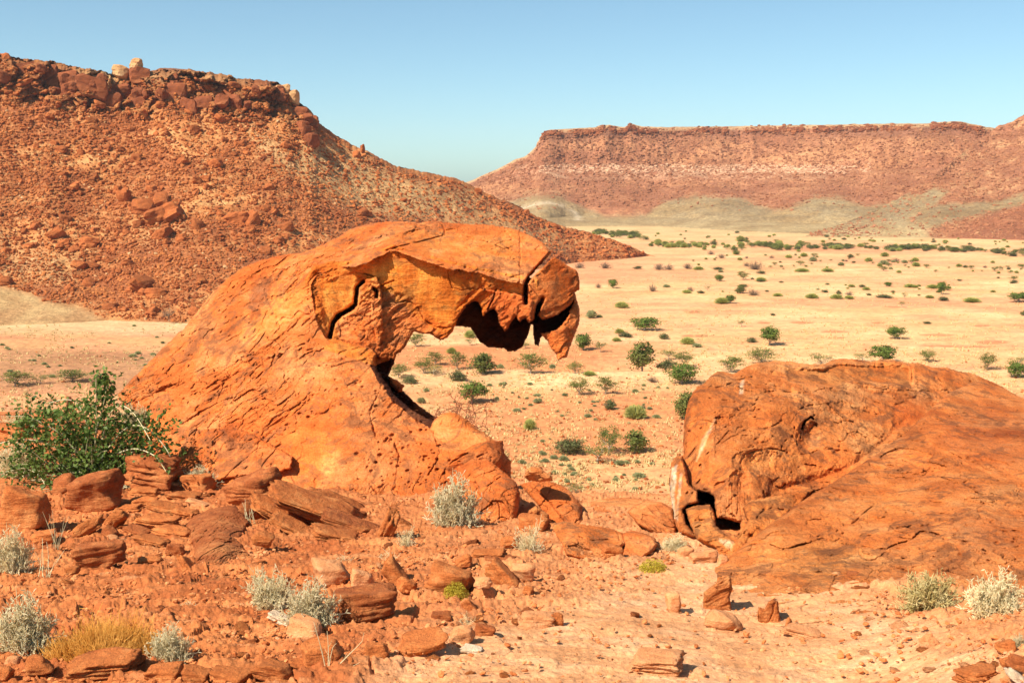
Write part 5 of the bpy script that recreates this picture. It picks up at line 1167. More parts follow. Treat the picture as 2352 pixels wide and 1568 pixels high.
    for (a, b, n) in regs:
        for _ in range(n):
            px, py = rs.uniform(a[0], b[0]), rs.uniform(a[1], b[1])
            if n == 34: py = pl(px, [(1500, 1278), (1700, 1300), (1900, 1320), (2100, 1372)])+rs.normal(0, 9)
            if n == 56: py = 1380+(py-1360)*0.9+max(0, (px-1960))*0.05
            reg = 'left' if px < 1000 else ('mid' if px < 1520 else 'right')
            spots.append((px, py, 12+32*rs.random()**2.2, reg))
    for (px, py, s, reg) in spots:
        Y = ground_hit(px, py); kx, kz = slopes(px, py); sm = s*Y/FPX
        ci = 2 if (reg == 'right' and rs.random() < .65) or rs.random() < .12 else (1 if rs.random() < .35 and reg != 'right' else 0)
        o = link('stone', prot[rs.randint(12)][ci], None, None, (kx*Y, Y, CAMZ+kz*Y+sm*0.05))
        o.scale = (sm, sm*rs.uniform(.6, .9), sm*rs.uniform(.16, .6)); o.rotation_euler = (rs.normal(0, .25), rs.normal(0, .25), rs.uniform(0, 6.28))
        lab = {'left': 'small loose stone lying on the red gravel left of the track', 'mid': 'small loose stone in the middle foreground between shrubs and track', 'right': 'small loose stone along the right side of the pale track'}[reg]
        sz_ = 'small' if s < 13 else ('fist-sized' if s < 22 else 'larger'); cn = ('orange', 'dark red', 'pale')[ci]; lab = lab.replace('small loose', sz_+' '+cn+' loose')
        tag(o, lab, 'stone', sz_+' '+cn+' '+{'left': 'loose stones on the red gravel', 'mid': 'loose stones in the middle foreground', 'right': 'loose stones right of the track'}[reg])
    # gravel
    n = 26000; px = rs.uniform(-100, 2450, n); py = 1600-480*rs.random(n)**0.85
    dn = fbm(v3(px*0.01, py*0.02, 2), 3); pathm = sstep(-40, 60, sdf_poly(px, py, np.array([(1560, 1180), (1600, 1260), (1540, 1290), (1420, 1330), (1250, 1400), (1000, 1470), (850, 1600), (2450, 1620), (2300, 1530), (2080, 1420), (1980, 1360), (1750, 1300), (1660, 1262)])))
    k = rs.random(n) < (0.55+0.9*dn)*(1-0.72*pathm); px, py = px[k], py[k]
    kx, kz = slopes(px, py); Ys = 2.79/(-kz-0.155)
    for _ in range(6):
        X = kx*Ys; z = CAMZ+kz*Ys; Ys = Ys+(z-gz(X, Ys))/(-kz-0.155)*0.8
    ok = (Ys > 6) & (Ys < 26); Ys, kx, px = Ys[ok], kx[ok], px[ok]
    C_ = v3(kx*Ys, Ys, gz(kx*Ys, Ys)+0.03); sz = 0.018+0.075*rs.random(len(Ys))**3.2
    pale = rs.random(len(Ys)) < 0.12+0.2*(px > 1200)
    n = 2600; px = rs.uniform(-100, 2450, n); py = rs.uniform(1120, 1590, n)
    pm2 = sdf_poly(px, py, np.array([(1560, 1180), (1600, 1260), (1540, 1290), (1420, 1330), (1250, 1400), (1000, 1470), (850, 1600), (2450, 1620), (2300, 1530), (2080, 1420), (1980, 1360), (1750, 1300), (1660, 1262)])) > 10
    k = (rs.random(n) < np.where(pm2, 0.12, 0.75)); px, py = px[k], py[k]; Yq = np.array([ground_hit(a, b) for a, b in zip(px, py)]); ok = (Yq < 23); px, py, Yq = px[ok], py[ok], Yq[ok]
    kx_, kz_ = slopes(px, py); cq = v3(kx_*Yq, Yq, CAMZ+kz_*Yq+0.01); sq = (4+9*rs.random(len(Yq))**2)*Yq/FPX*1.1; dq = rs.random(len(Yq)) < 0.3
    tag(scatter_stuff('rubble', M['boulder'], cq[~dq], sq[~dq], rs, 2, 10, (0.2, 0.6), 0.35, 0.3, True, 16, 0.12), 'small orange stones littering the foreground slope', 'rubble', kind='stuff')
    tag(scatter_stuff('dark_rubble', M['darkrock'], cq[dq], sq[dq], rs, 2, 10, (0.2, 0.6), 0.35, 0.3, True, 16, 0.12), 'small dark red stones littering the foreground slope', 'rubble', kind='stuff')
    tag(scatter_stuff('gravel', M['gravel'], C_[~pale], sz[~pale], rs, 1, 10, (0.3, 0.8), 0.3), 'red gravel and stone chips strewn over the foreground slope', 'gravel', kind='stuff')
    tag(scatter_stuff('pale_gravel', M['palerock'], C_[pale], sz[pale]*0.8, rs, 1, 10, (0.3, 0.8), 0.3), 'pale chips scattered through the red gravel', 'gravel', kind='stuff')
# ------------------------------------------------------------------ plants
class TB:
    """collects tapering tubes"""
    def __init__(s): s.V = []; s.F = []; s.n = 0
    def tube(s, P, r, k=4):
        P = np.asarray(P, float); m = len(P); r = np.broadcast_to(np.asarray(r, float), (m,))
        T = np.gradient(P, axis=0); T /= np.linalg.norm(T, axis=1)[:, None]+1e-9
        up = np.where(np.abs(T[:, 2:3]) > 0.9, np.array([[1., 0, 0]]), np.array([[0, 0, 1.]]))
        A = np.cross(T, up); A /= np.linalg.norm(A, axis=1)[:, None]+1e-9; B = np.cross(T, A)
        a = np.arange(k)*2*np.pi/k
        R = P[:, None]+r[:, None, None]*(A[:, None]*np.cos(a)[None, :, None]+B[:, None]*np.sin(a)[None, :, None])
        s.V.append(R.reshape(-1, 3)); i = s.n+np.arange(m*k).reshape(m, k)
        j = np.roll(i, -1, 1); s.F.append(np.stack([i[:-1], j[:-1], j[1:], i[1:]], -1).reshape(-1, 4)); s.n += m*k
    def mesh(s, name, smooth=True): return mesh(name, np.concatenate(s.V), np.concatenate(s.F), smooth)
def unit(v): return v/(np.linalg.norm(v, axis=-1, keepdims=True)+1e-9)
def cards(name, C, N, size, rs, asp=0.5, fold=0.0):
    """leaf quads (kite shaped) at C facing roughly N"""
    n = len(C); N = unit(N); t = unit(np.cross(N, unit(rs.normal(size=(n, 3))))); b = np.cross(N, t); s = np.asarray(size).reshape(-1, 1)*np.ones((n, 1))
    V = np.stack([C-t*s, C-b*s*asp+N*s*fold, C+t*s, C+b*s*asp+N*s*fold], 1)
    i = np.arange(n)*4; F = np.stack([i, i+1, i+2, i+3], -1)
    return mesh(name, V.reshape(-1, 3), F, False)
def curve(p0, d, L, n, rs, bend=0.3, grav=0.0):
    P = [np.array(p0, float)]; d = unit(np.array(d, float))
    for k in range(n):
        d = unit(d+rs.normal(0, bend/n, 3)+np.array([0, 0, grav/n])); P.append(P[-1]+d*L/n)
    return np.array(P)

# ---- trees and shrubs of the valley; unit size 1 m high x 1 m wide, scaled on placement
def tree_proto(kind, seed):
    rs = np.random.RandomState(seed); tb = TB(); C = []; N = []; S = []
    if kind in ('acacia', 'thin'):
        hgt = 1.0; nl = 7; tips = []
        fork = np.array([0.02*rs.normal(), 0.02*rs.normal(), 0.16 if kind == 'acacia' else 0.3])
        tb.tube([[0, 0, -0.05], [0.01, 0, 0.08], fork], [0.035, 0.03, 0.026], 6)
        for k in range(nl):
            a = 2*np.pi*(k+rs.random()*0.6)/nl; sp = 0.55+0.5*rs.random()
            P = curve(fork, [math.cos(a)*sp, math.sin(a)*sp, 0.9], 0.62+0.12*rs.random(), 5, rs, 0.7)
            tb.tube(P, np.linspace(0.018, 0.006, 6), 4)
            for q in range(3):
                b = curve(P[2+q], rs.normal(size=3)*[1, 1, .3]+[0, 0, .4], 0.2, 3, rs, .6); tb.tube(b, [0.007, .005, .004, .003], 3); tips.append(b[-1])
            tips.append(P[-1])
        for k in range(14 if kind == 'acacia' else 6):
            a = rs.uniform(0, 6.28); r = 0.46*math.sqrt(rs.random()); tips.append(np.array([math.cos(a)*r, math.sin(a)*r, 0.62+0.30*rs.random()-0.25*(r/0.46)**2*rs.random()]))
        for t in tips:
            t = np.array(t); m = rs.randint(26, 60) if kind == 'acacia' else rs.randint(16, 34)
            R = (0.10+0.05*rs.random()); c = t+rs.normal(0, 1, (m, 3))*[R, R, R*0.32]
            C.append(c); N.append(np.tile([0, 0, 1.], (m, 1))+rs.normal(0, 0.7, (m, 3))); S.append(rs.uniform(0.020, 0.042, m))
        mat = 'acacia'
    elif kind in ('dense', 'tall', 'dark'):
        tb.tube([[0, 0, -0.05], [0.01, 0, 0.15], [0.02, 0.01, 0.4]], [0.035, 0.03, 0.02], 6)
        for k in range(6):
            a = 2*np.pi*k/6+rs.random(); tb.tube(curve([0.01, 0, 0.15], [math.cos(a)*.7, math.sin(a)*.7, 0.8], 0.5, 4, rs, .6), np.linspace(.018, .006, 5), 4)
        nc = 46
        for k in range(nc):
            v = unit(rs.normal(size=3)); r = rs.random()**0.4
            c0 = np.array([v[0]*0.42*r, v[1]*0.42*r, 0.56+v[2]*0.38*r])
            if kind == 'tall': c0 = np.array([v[0]*0.36*r*(1.25-c0[2]*0.75), v[1]*0.36*r*(1.25-c0[2]*0.75), np.clip(0.5+v[2]*0.46*r, .1, .97)])
            if kind == 'dark': c0[2] = 0.42+v[2]*0.40*r
            m = rs.randint(30, 60); R = 0.055+0.05*rs.random(); c = c0+rs.normal(0, 1, (m, 3))*[R, R, R*0.7]
            c[:, 2] = np.maximum(c[:, 2], 0.03)
            C.append(c); N.append(unit(c-np.array([0, 0, .5]))+rs.normal(0, .7, (m, 3))); S.append(rs.uniform(0.024, 0.048, m))
        mat = {'dense': 'dense', 'tall': 'darkleaf', 'dark': 'darkleaf'}[kind]
        if kind == 'tall': mat = 'acacia'
    elif kind in ('dome', 'tuft'):
        n = 420 if kind == 'dome' else 200
        for k in range(n):
            v = unit(rs.normal(size=3)); v[2] = abs(v[2])+0.15; v = unit(v); p = np.array([v[0]*0.12, v[1]*0.12, 0])*rs.random(); L = rs.uniform(.8, 1.0)
            e = np.array([v[0]*0.5, v[1]*0.5, v[2]*1.0])*L
            w = 0.016 if kind == 'dome' else 0.03
            tb.tube([p, (p+e)*0.5+[0, 0, .06], e], [w*.8, w, w*.4], 3)
        mat = 'euph' if kind == 'dome' else 'greyleaf'
    else:   # bare
        for k in range(60):
            v = unit(rs.normal(size=3)); v[2] = abs(v[2])+0.3; P = curve([0, 0, 0], v*[1, 1, 1], 0.75, 4, rs, .7); P[:, :2] *= 0.75; tb.tube(P, np.linspace(.012, .005, 5), 3)
            for q in range(5): tb.tube(curve(P[rs.randint(1, 5)], rs.normal(size=3)+[0, 0, .6], .28, 2, rs, .6), [.006, .005, .003], 3)
        mat = 'greytwig'
    if C:
        crown = cards('crown', np.concatenate(C), np.concatenate(N), np.concatenate(S), rs, 0.6); crown.materials.append(M[mat])
        tr = tb.mesh('trunk'); tr.materials.append(M['bark']); return [('crown', crown), ('trunk', tr)]
    b = tb.mesh('stems'); b.materials.append(M[mat]); return [('stems', b)]
PROTO = {}; EXT = {}
NAMES = dict(acacia='acacia_tree', thin='acacia_tree', dense='leafy_tree', tall='acacia_tree', dark='bush', dome='succulent_bush', tuft='tuft', bare='bare_bush')
CATS = dict(acacia='tree', thin='tree', dense='tree', tall='tree', dark='bush', dome='bush', tuft='small plant', bare='bush')
def valley_plant(px, py, w, h, kind, label, group=None, rs=np.random.RandomState(6), mat=None):
    if kind not in PROTO: PROTO[kind] = [tree_proto(kind, 40+k*7+len(PROTO)*50) for k in range(3)]
    k = rs.randint(3); Y = float(plainY(px, py)); c = at(px, py, Y); z = float(plain_z(c[0], c[1]))
    parts = PROTO[kind][k]
    vv = np.concatenate([np.array([v.co[:] for v in me.vertices]) for nm, me in parts]) if (kind, k) not in EXT else None
    if vv is not None: EXT[(kind, k)] = (2*np.percentile(np.abs(vv[:, :2]), 96), np.percentile(vv[:, 2], 99))
    ex, ez = EXT[(kind, k)]; W, H = w/FPX*Y*1.08/ex, h/FPX*Y*1.05/ez
    if len(parts) == 1:
        root = link(NAMES[kind], parts[0][1])
    else:
        root = bpy.data.objects.new(NAMES[kind], None); scene.collection.objects.link(root)
        for nm, me in parts: link(nm, me, None, root)
    root.location = (c[0], c[1], z-0.02*H); root.scale = (W, W*0.9, H); root.rotation_euler = (0, 0, rs.uniform(0, 6.28))
    if root.type == 'EMPTY': root.empty_display_size = 0.1
    return tag(root, label, CATS[kind], group)
def build_valley_plants():
    rs = np.random.RandomState(12)
    A = 'acacia'; T_ = [
     (956, 795, 36, 29, A, 'small flat-topped acacia seen through the arch at upper left of the opening'), (1079, 775, 26, 18, 'dome', 'yellow green bush half hidden by the dark mouth of the arch'),
     (1079, 792, 22, 14, 'thin', 'wispy little tree below the half hidden bush inside the arch opening'), (1037, 811, 22, 14, 'dome', 'bright yellow green dome between the acacias seen through the arch'),
     (1207, 800, 22, 14, 'thin', 'small shrub peeping out under the black mouth of the arch'), (915, 866, 44, 30, A, 'low acacia touching the neck of the arch rock'),
     (973, 857, 42, 36, A, 'white-trunked acacia second from the neck of the arch rock'), (999, 838, 36, 30, A, 'acacia with a layered crown behind the white-trunked one'), (997, 860, 44, 22, 'thin', 'thin low acacia in front of the layered crown'),
     (942, 880, 34, 17, 'dark', 'low bush below the acacia at the neck of the arch'), (1050, 848, 40, 40, A, 'grey green acacia standing over a dark bush'), (1052, 873, 36, 22, 'dark', 'dark bush at the foot of the grey green acacia'),
     (1110, 857, 52, 46, 'tall', 'full bushy acacia in the middle of the arch opening'), (1149, 845, 18, 10, 'tuft', 'grey green tuft right of the full bushy acacia'), (1219, 857, 62, 46, A, 'V-shaped spreading acacia in the arch opening'),
     (1269, 846, 15, 11, 'tuft', 'grey tuft right of the V-shaped acacia'), (1321, 857, 30, 26, A, 'small acacia just below the tip of the hanging horn'), (1354, 862, 30, 10, 'dome', 'flat pale bush right of the acacia below the horn'),
     (1330, 907, 46, 40, A, 'umbrella acacia with white trunk and dark shadow, left of a matching pair'), (1391, 906, 42, 40, A, 'thin umbrella acacia, right of a matching pair'),
     (1085, 925, 62, 46, 'dense', 'round dense tree right behind the bare red twigs'), (1401, 940, 28, 22, 'dark', 'small dark bush below the umbrella acacia pair'), (1459, 960, 48, 31, 'dome', 'large bright yellow green succulent dome in the middle of the valley'),
     (1217, 987, 30, 26, 'dome', 'smaller yellow green succulent dome above the low right end of the arch rock'), (1508, 960, 22, 9, 'tuft', 'dark tuft right of the large succulent dome'), (1350, 958, 20, 8, 'tuft', 'tuft left of the large succulent dome'),
     (1574, 962, 44, 62, 'tall', 'dark tree half hidden behind the left wall of the dome'), (1307, 1041, 58, 34, 'dark', 'dark bush with bare twigs, left of the nearest trees'), (1398, 1042, 58, 64, A, 'tallest near acacia with pale trunk and open crown'),
     (1371, 1061, 62, 40, 'thin', 'loose olive bush in front of the tallest near acacia'), (1458, 1038, 46, 50, 'tall', 'dark green upright tree right of the tallest near acacia'), (1199, 1064, 20, 9, 'tuft', 'grey tuft above the layered boulder'),
     (1295, 1057, 22, 12, 'tuft', 'grey tuft below the dark bush with bare twigs'), (1312, 1079, 16, 8, 'tuft', 'tiny tuft alone below the dark bush'), (1424, 1065, 24, 10, 'tuft', 'pale tuft below the dark green upright tree'), (1464, 1062, 14, 7, 'tuft', 'tiny tuft right of the pale tuft'),
     (1467, 1094, 30, 11, 'tuft', 'wide grey green tuft near the valley edge'), (1459, 1123, 14, 7, 'tuft', 'last small tuft before the gap'), (1322, 1132, 42, 22, 'thin', 'thin yellow green bush just behind the rounded boulder'), (1234, 910, 20, 7, 'tuft', 'flat tuft in the open stretch under the horn'),
     (1236, 924, 22, 10, 'tuft', 'tuft just below the flat one under the horn'), (1141, 918, 12, 8, 'tuft', 'dark tuft right of the round dense tree'), (1459, 902, 17, 9, 'tuft', 'dark green tuft right of the umbrella acacia pair'), (1187, 945, 18, 8, 'tuft', 'tuft low between the two succulent domes, left part'),
     (967, 924, 20, 13, 'tuft', 'grey tuft among the bare red twigs'), (979, 898, 14, 8, 'tuft', 'small tuft above the bare red twigs'), (1152, 884, 16, 7, 'tuft', 'flat tuft above the round dense tree'), (1498, 878, 24, 13, 'bare', 'leafless little bush left of the bright green tree'),
     (1340, 804, 36, 36, 'dense', 'bright green round tree beside the hanging horn'), (1379, 809, 30, 24, 'thin', 'thin acacia right of the bright green round tree'),
     (1475, 849, 52, 62, 'tall', 'tall dark cone-shaped acacia right of the arch'), (1529, 848, 42, 20, 'dark', 'low wide dark bush right of the tall cone-shaped acacia'), (1535, 825, 38, 22, 'thin', 'thin acacia above the low wide dark bush'), (1570, 840, 40, 32, A, 'yellow green acacia just above the bright green tree with black shade'),
     (1566, 882, 60, 44, 'dense', 'bright green round tree with black shade left of the dome top'), (1579, 790, 32, 16, 'dome', 'pale rounded bush in the middle of the plain right of the arch'), (1601, 797, 22, 9, 'tuft', 'grey tuft at the right of the pale rounded bush'),
     (1524, 779, 22, 13, 'dark', 'small dark bush left of the pale rounded bush'), (1480, 759, 54, 29, 'dense', 'bright green wide bush spreading on the pale plain'), (1423, 766, 20, 11, 'dome', 'pale dome above a dark patch near the arch head'), (1436, 774, 30, 10, 'dark', 'dark low patch below the pale dome near the arch head'),
     (1416, 784, 20, 9, 'dome', 'small yellow dome below the dark low patch'), (1359, 730, 26, 18, 'tuft', 'grey bush next to the right edge of the arch head'), (1377, 729, 14, 7, 'tuft', 'small tuft right of the grey bush by the arch head'),
     (1428, 706, 30, 14, 'dome', 'yellow dome alone on the pale plain right of the arch head'), (1408, 661, 22, 19, 'dense', 'small green tree with a short shadow near the top right of the arch'), (1498, 669, 20, 17, 'bare', 'small grey bush in line with the small green tree'),
     (1374, 661, 14, 11, 'bare', 'tiny grey bush next to the arch head'), (1514, 619, 27, 14, 'bare', 'first grey bush in the row below the hill tip'), (1536, 619, 22, 14, 'bare', 'second grey bush in the row below the hill tip'), (1579, 617, 20, 13, 'bare', 'brown bush above a pale dome beyond the hill tip'), (1604, 619, 22, 8, 'dome', 'pale dome in the far row right of the brown bush'),
     (1649, 619, 22, 6, 'dark', 'flat dark patch of bush in the far row'), (1736, 619, 38, 19, 'bare', 'broad grey brown leafless bush in the far row'), (1842, 624, 32, 8, 'dome', 'wide flat pale dome in the far row'), (1901, 624, 28, 8, 'dome', 'pale dome right of the wide flat one'), (1464, 618, 16, 7, 'dark', 'small dark bush left of the far grey row'),
     (1390, 617, 26, 14, 'bare', 'grey bush under the foot of the hill, left of the far row'), (1332, 616, 24, 12, 'bare', 'grey bush nearest the top of the arch head'), (1652, 646, 19, 15, 'dense', 'small tree left of the far acacia pair'), (1706, 642, 28, 18, A, 'small flat acacia beside a pale dome on the far plain'), (1748, 646, 24, 10, 'dome', 'pale dome right of the small flat acacia'),
     (1700, 674, 20, 19, 'tall', 'small dark upright tree on the pale plain'), (1729, 679, 28, 14, 'bare', 'dark leafless bush right of the small dark upright tree'), (1577, 673, 20, 8, 'dome', 'low pale dome left on the mid plain'), (1586, 669, 14, 11, 'bare', 'brown twiggy bush on the low pale dome'), (1625, 667, 12, 10, 'thin', 'tiny tree between the domes of the mid plain'),
     (1658, 696, 34, 14, 'dome', 'large pale dome leaning against a green tree'), (1677, 696, 20, 19, 'dense', 'green tree at the right side of a large pale dome'), (1786, 681, 22, 7, 'dome', 'flat dome alone in the middle of the plain'), (1865, 686, 26, 11, 'dome', 'round dome alone right of the flat one'), (1921, 687, 26, 11, 'dome', 'dome left of a matching pair on the right plain'),
     (1950, 687, 22, 8, 'dome', 'dome right of a matching pair on the right plain'), (1926, 677, 12, 10, 'dark', 'dark knob of bush above the dome pair'), (1951, 678, 18, 9, 'bare', 'brown bush above the right dome of the pair'), (2031, 684, 34, 7, 'dark', 'long low green hedge-like bush on the right plain'),
     (2077, 687, 12, 15, 'thin', 'slender small tree right of the low hedge-like bush'), (2071, 706, 14, 14, 'thin', 'slender small tree below the other slender one'), (2090, 660, 26, 8, 'dome', 'dome left of the upright green tree on the right plain'), (2142, 662, 28, 9, 'dome', 'broad dome directly left of the upright green tree'),
     (2162, 676, 20, 28, 'dense', 'upright bright green tree on the right plain'), (2178, 667, 12, 10, 'dense', 'small green bush right of the upright green tree'), (2040, 658, 16, 10, 'dense', 'little green bush above the low hedge-like bush'), (2166, 691, 22, 9, 'dark', 'dark low bush below the upright green tree'),
     (2135, 685, 18, 7, 'dome', 'small dome left of the dark low bush'), (2232, 694, 38, 11, 'dome', 'wide pale dome toward the right edge'), (2340, 694, 44, 21, 'dense', 'dark green bush at the right edge of the plain'), (2351, 725, 14, 11, 'dark', 'dark bush cut by the right edge, below the dark green one'),
     (2327, 651, 16, 7, 'dark', 'small dark bush above the dark green bush at the right edge'), (1703, 750, 18, 15, 'thin', 'tiny open tree in the empty middle plain'), (1768, 794, 42, 42, 'dense', 'round-crowned tree with white trunk and dark shadow on the pale plain'),
     (1727, 787, 22, 11, 'dark', 'dark bush left of the round-crowned tree'), (2058, 780, 36, 27, 'dense', 'bright tree with short shadow right of centre on the pale plain'), (2130, 743, 16, 5, 'dark', 'tiny dark bush upper right of the bright tree'), (1775, 724, 11, 5, 'dark', 'speck of a bush above the round-crowned tree'),
     (1748, 836, 62, 36, A, 'wide acacia rising behind the left top of the dome'), (1680, 856, 52, 36, A, 'dark acacia behind the left corner of the dome'), (1887, 840, 66, 26, 'thin', 'flat thin acacia just over the middle of the dome'), (1980, 832, 38, 18, 'thin', 'faint thin acacia left of the dense tree behind the dome'),
     (2029, 834, 56, 38, 'dense', 'dense bright green tree rising behind the dome top'), (2128, 832, 42, 26, A, 'small acacia behind the right part of the dome'), (2266, 850, 42, 38, A, 'open acacia right of the dome, alone'), (2338, 845, 40, 24, 'thin', 'faint acacia behind the tree at the right edge'),
     (2338, 868, 44, 34, 'dense', 'green tree with flat shadow at the right edge above the slab'), (35, 886, 62, 34, A, 'low acacia at the left edge beyond the green bush'), (95, 880, 40, 20, 'thin', 'faint low bush between the two left acacias'), (165, 876, 66, 28, A, 'spreading low acacia left of the arch flank'),
     (345, 730, 0, 0, None, '')]
    for (px, py, w, h, k, lab) in T_:
        if k: valley_plant(px, py, w, h, k, lab)
    # far belts: every bush its own object, nothing tells them apart
    def belt(n, pts, spread, wr, hr, kinds, label, group):
        if 'belt' in group or 'thicket' in group: n = int(n*1.45); wr = (wr[0]*0.6, wr[1]*0.62); hr = (hr[0]*0.75, hr[1]*0.75); spread *= 1.15; kinds = kinds+['dome', A]
        for _ in range(n):
            t = rs.random()*(len(pts)-1); i = min(int(t), len(pts)-2); f = t-i
            x = pts[i][0]+(pts[i+1][0]-pts[i][0])*f+rs.normal(0, 8); y = pts[i][1]+(pts[i+1][1]-pts[i][1])*f+rs.normal(0, spread)
            s = rs.random()**1.6
            valley_plant(x, y, wr[0]+(wr[1]-wr[0])*s, hr[0]+(hr[1]-hr[0])*s, kinds[rs.randint(len(kinds))], label, group)
    belt(34, [(1368, 536), (1420, 541), (1480, 550)], 2.5, (14, 34), (7, 14), ['dark', 'tall', A], 'dark green bush of the thicket just beyond the tip of the left hill', 'thicket beyond the hill tip')
    belt(40, [(1490, 560), (1580, 566), (1700, 570)], 3.5, (12, 30), (6, 15), ['dark', A, 'tall', 'dome'], 'bush of the left half of the far green belt', 'far green belt, left half')
    belt(34, [(1700, 556), (1740, 562), (1800, 570), (1850, 566)], 4, (14, 34), (7, 18), ['dark', A, 'tall'], 'bush of the raised clump in the middle of the far green belt', 'far green belt, middle clump')
    belt(60, [(1850, 567), (1950, 570), (2050, 572), (2150, 574), (2250, 578), (2360, 582)], 2.6, (16, 40), (8, 16), ['dark', 'tall', A, 'dark'], 'bush of the dense right half of the far green belt', 'far green belt, right half')
    belt(60, [(1560, 600), (1700, 598), (1850, 604), (1950, 600), (2080, 610), (2200, 616), (2360, 628)], 8, (10, 34), (5, 15), ['dark', 'dome', A, 'tuft', 'bare'], 'bush of the loose line crossing the plain below the far belt', 'loose bush line below the far belt')
    belt(34, [(1500, 545), (1700, 540), (1900, 548), (2100, 556), (2350, 560)], 6, (8, 20), (4, 8), ['dome', 'dark'], 'speck of a bush beyond the far green belt', 'specks beyond the far belt')
    belt(30, [(1500, 640), (1800, 655), (2000, 664), (2300, 670)], 14, (6, 18), (3, 7), ['dark', 'tuft', 'dome'], 'tiny bush dotting the pale middle plain', 'tiny bushes of the middle plain')
    belt(44, [(1020, 900), (1200, 930), (1400, 925), (1530, 930)], 30, (7, 15), (4, 7), ['tuft'], 'tiny grey tuft on the near reddish plain', 'tiny tufts of the near plain')
    belt(26, [(1200, 1040), (1350, 1090), (1520, 1080)], 26, (9, 20), (5, 9), ['tuft'], 'small grey tuft on the stony ground nearest the gap', 'tufts of the nearest valley ground')
    belt(40, [(-60, 800), (100, 850), (300, 840), (400, 810)], 34, (8, 18), (4, 8), ['tuft'], 'small pale tuft on the flat left of the arch', 'tufts left of the arch')

# ---- white brittle shrubs
def shrub_geo(seed, n_main=70, lean=0.0, dens=1.0, spiky=1.0):
    rs = np.random.RandomState(seed); tb = TB()
    for k in range(n_main):
        v = unit(rs.normal(size=3)*[1, 1, .8]); v[2] = abs(v[2])*0.9+0.12; v = unit(v+[lean*.4, 0, 0]); L = rs.uniform(.55, 1.0)*(0.72+0.28*v[2])
        P = curve(rs.normal(0, .03, 3)*[1, 1, 0], v, L, 5, rs, 0.55, 0.12); tb.tube(P, np.linspace(.012, .007, 6), 3)
        for q in range(int(8*dens)):
            i = rs.randint(1, 6); d = unit(P[min(i, 5)]-P[max(i-1, 0)]); b = curve(P[i], d+rs.normal(0, .55, 3)+[0, 0, .15], rs.uniform(.12, .30), 3, rs, .7); tb.tube(b, [.007, .007, .006, .005], 3)
            for z in range(int(5*dens)):
                j = rs.randint(1, 4); e = b[j]+(unit(b[j]-b[j-1])+rs.normal(0, .8, 3))*rs.uniform(.03, .075)*spiky
                tb.tube([b[j], (b[j]+e)/2, e], [.006, .0125, .006], 3)
    V = np.concatenate(tb.V); V[:, 2] = np.maximum(V[:, 2], -0.02)
    return tb, V
def shrub(px, py, w, h, proto, label, mat='twig', name='shrub', depth=0.9, cat='shrub', roll=0):
    Y = ground_hit(px, py); kx, kz = slopes(px, py); c = (kx*Y, Y+0.02, CAMZ+kz*Y-0.015)
    me = proto if proto.materials else proto
    o = bpy.data.objects.new(name, me); scene.collection.objects.link(o); o.location = c
    bb = np.array([v[:] for v in o.bound_box]); ext = bb.max(0)-bb.min(0)
    k_ = 1.18 if name == 'shrub' else 1.0; sx = k_*w*Y/FPX/ext[0]; sz = k_*h*Y/FPX/ext[2]; o.scale = (sx, sx*depth, sz); o.rotation_euler = (0, roll, 0)
    return tag(o, label, cat)
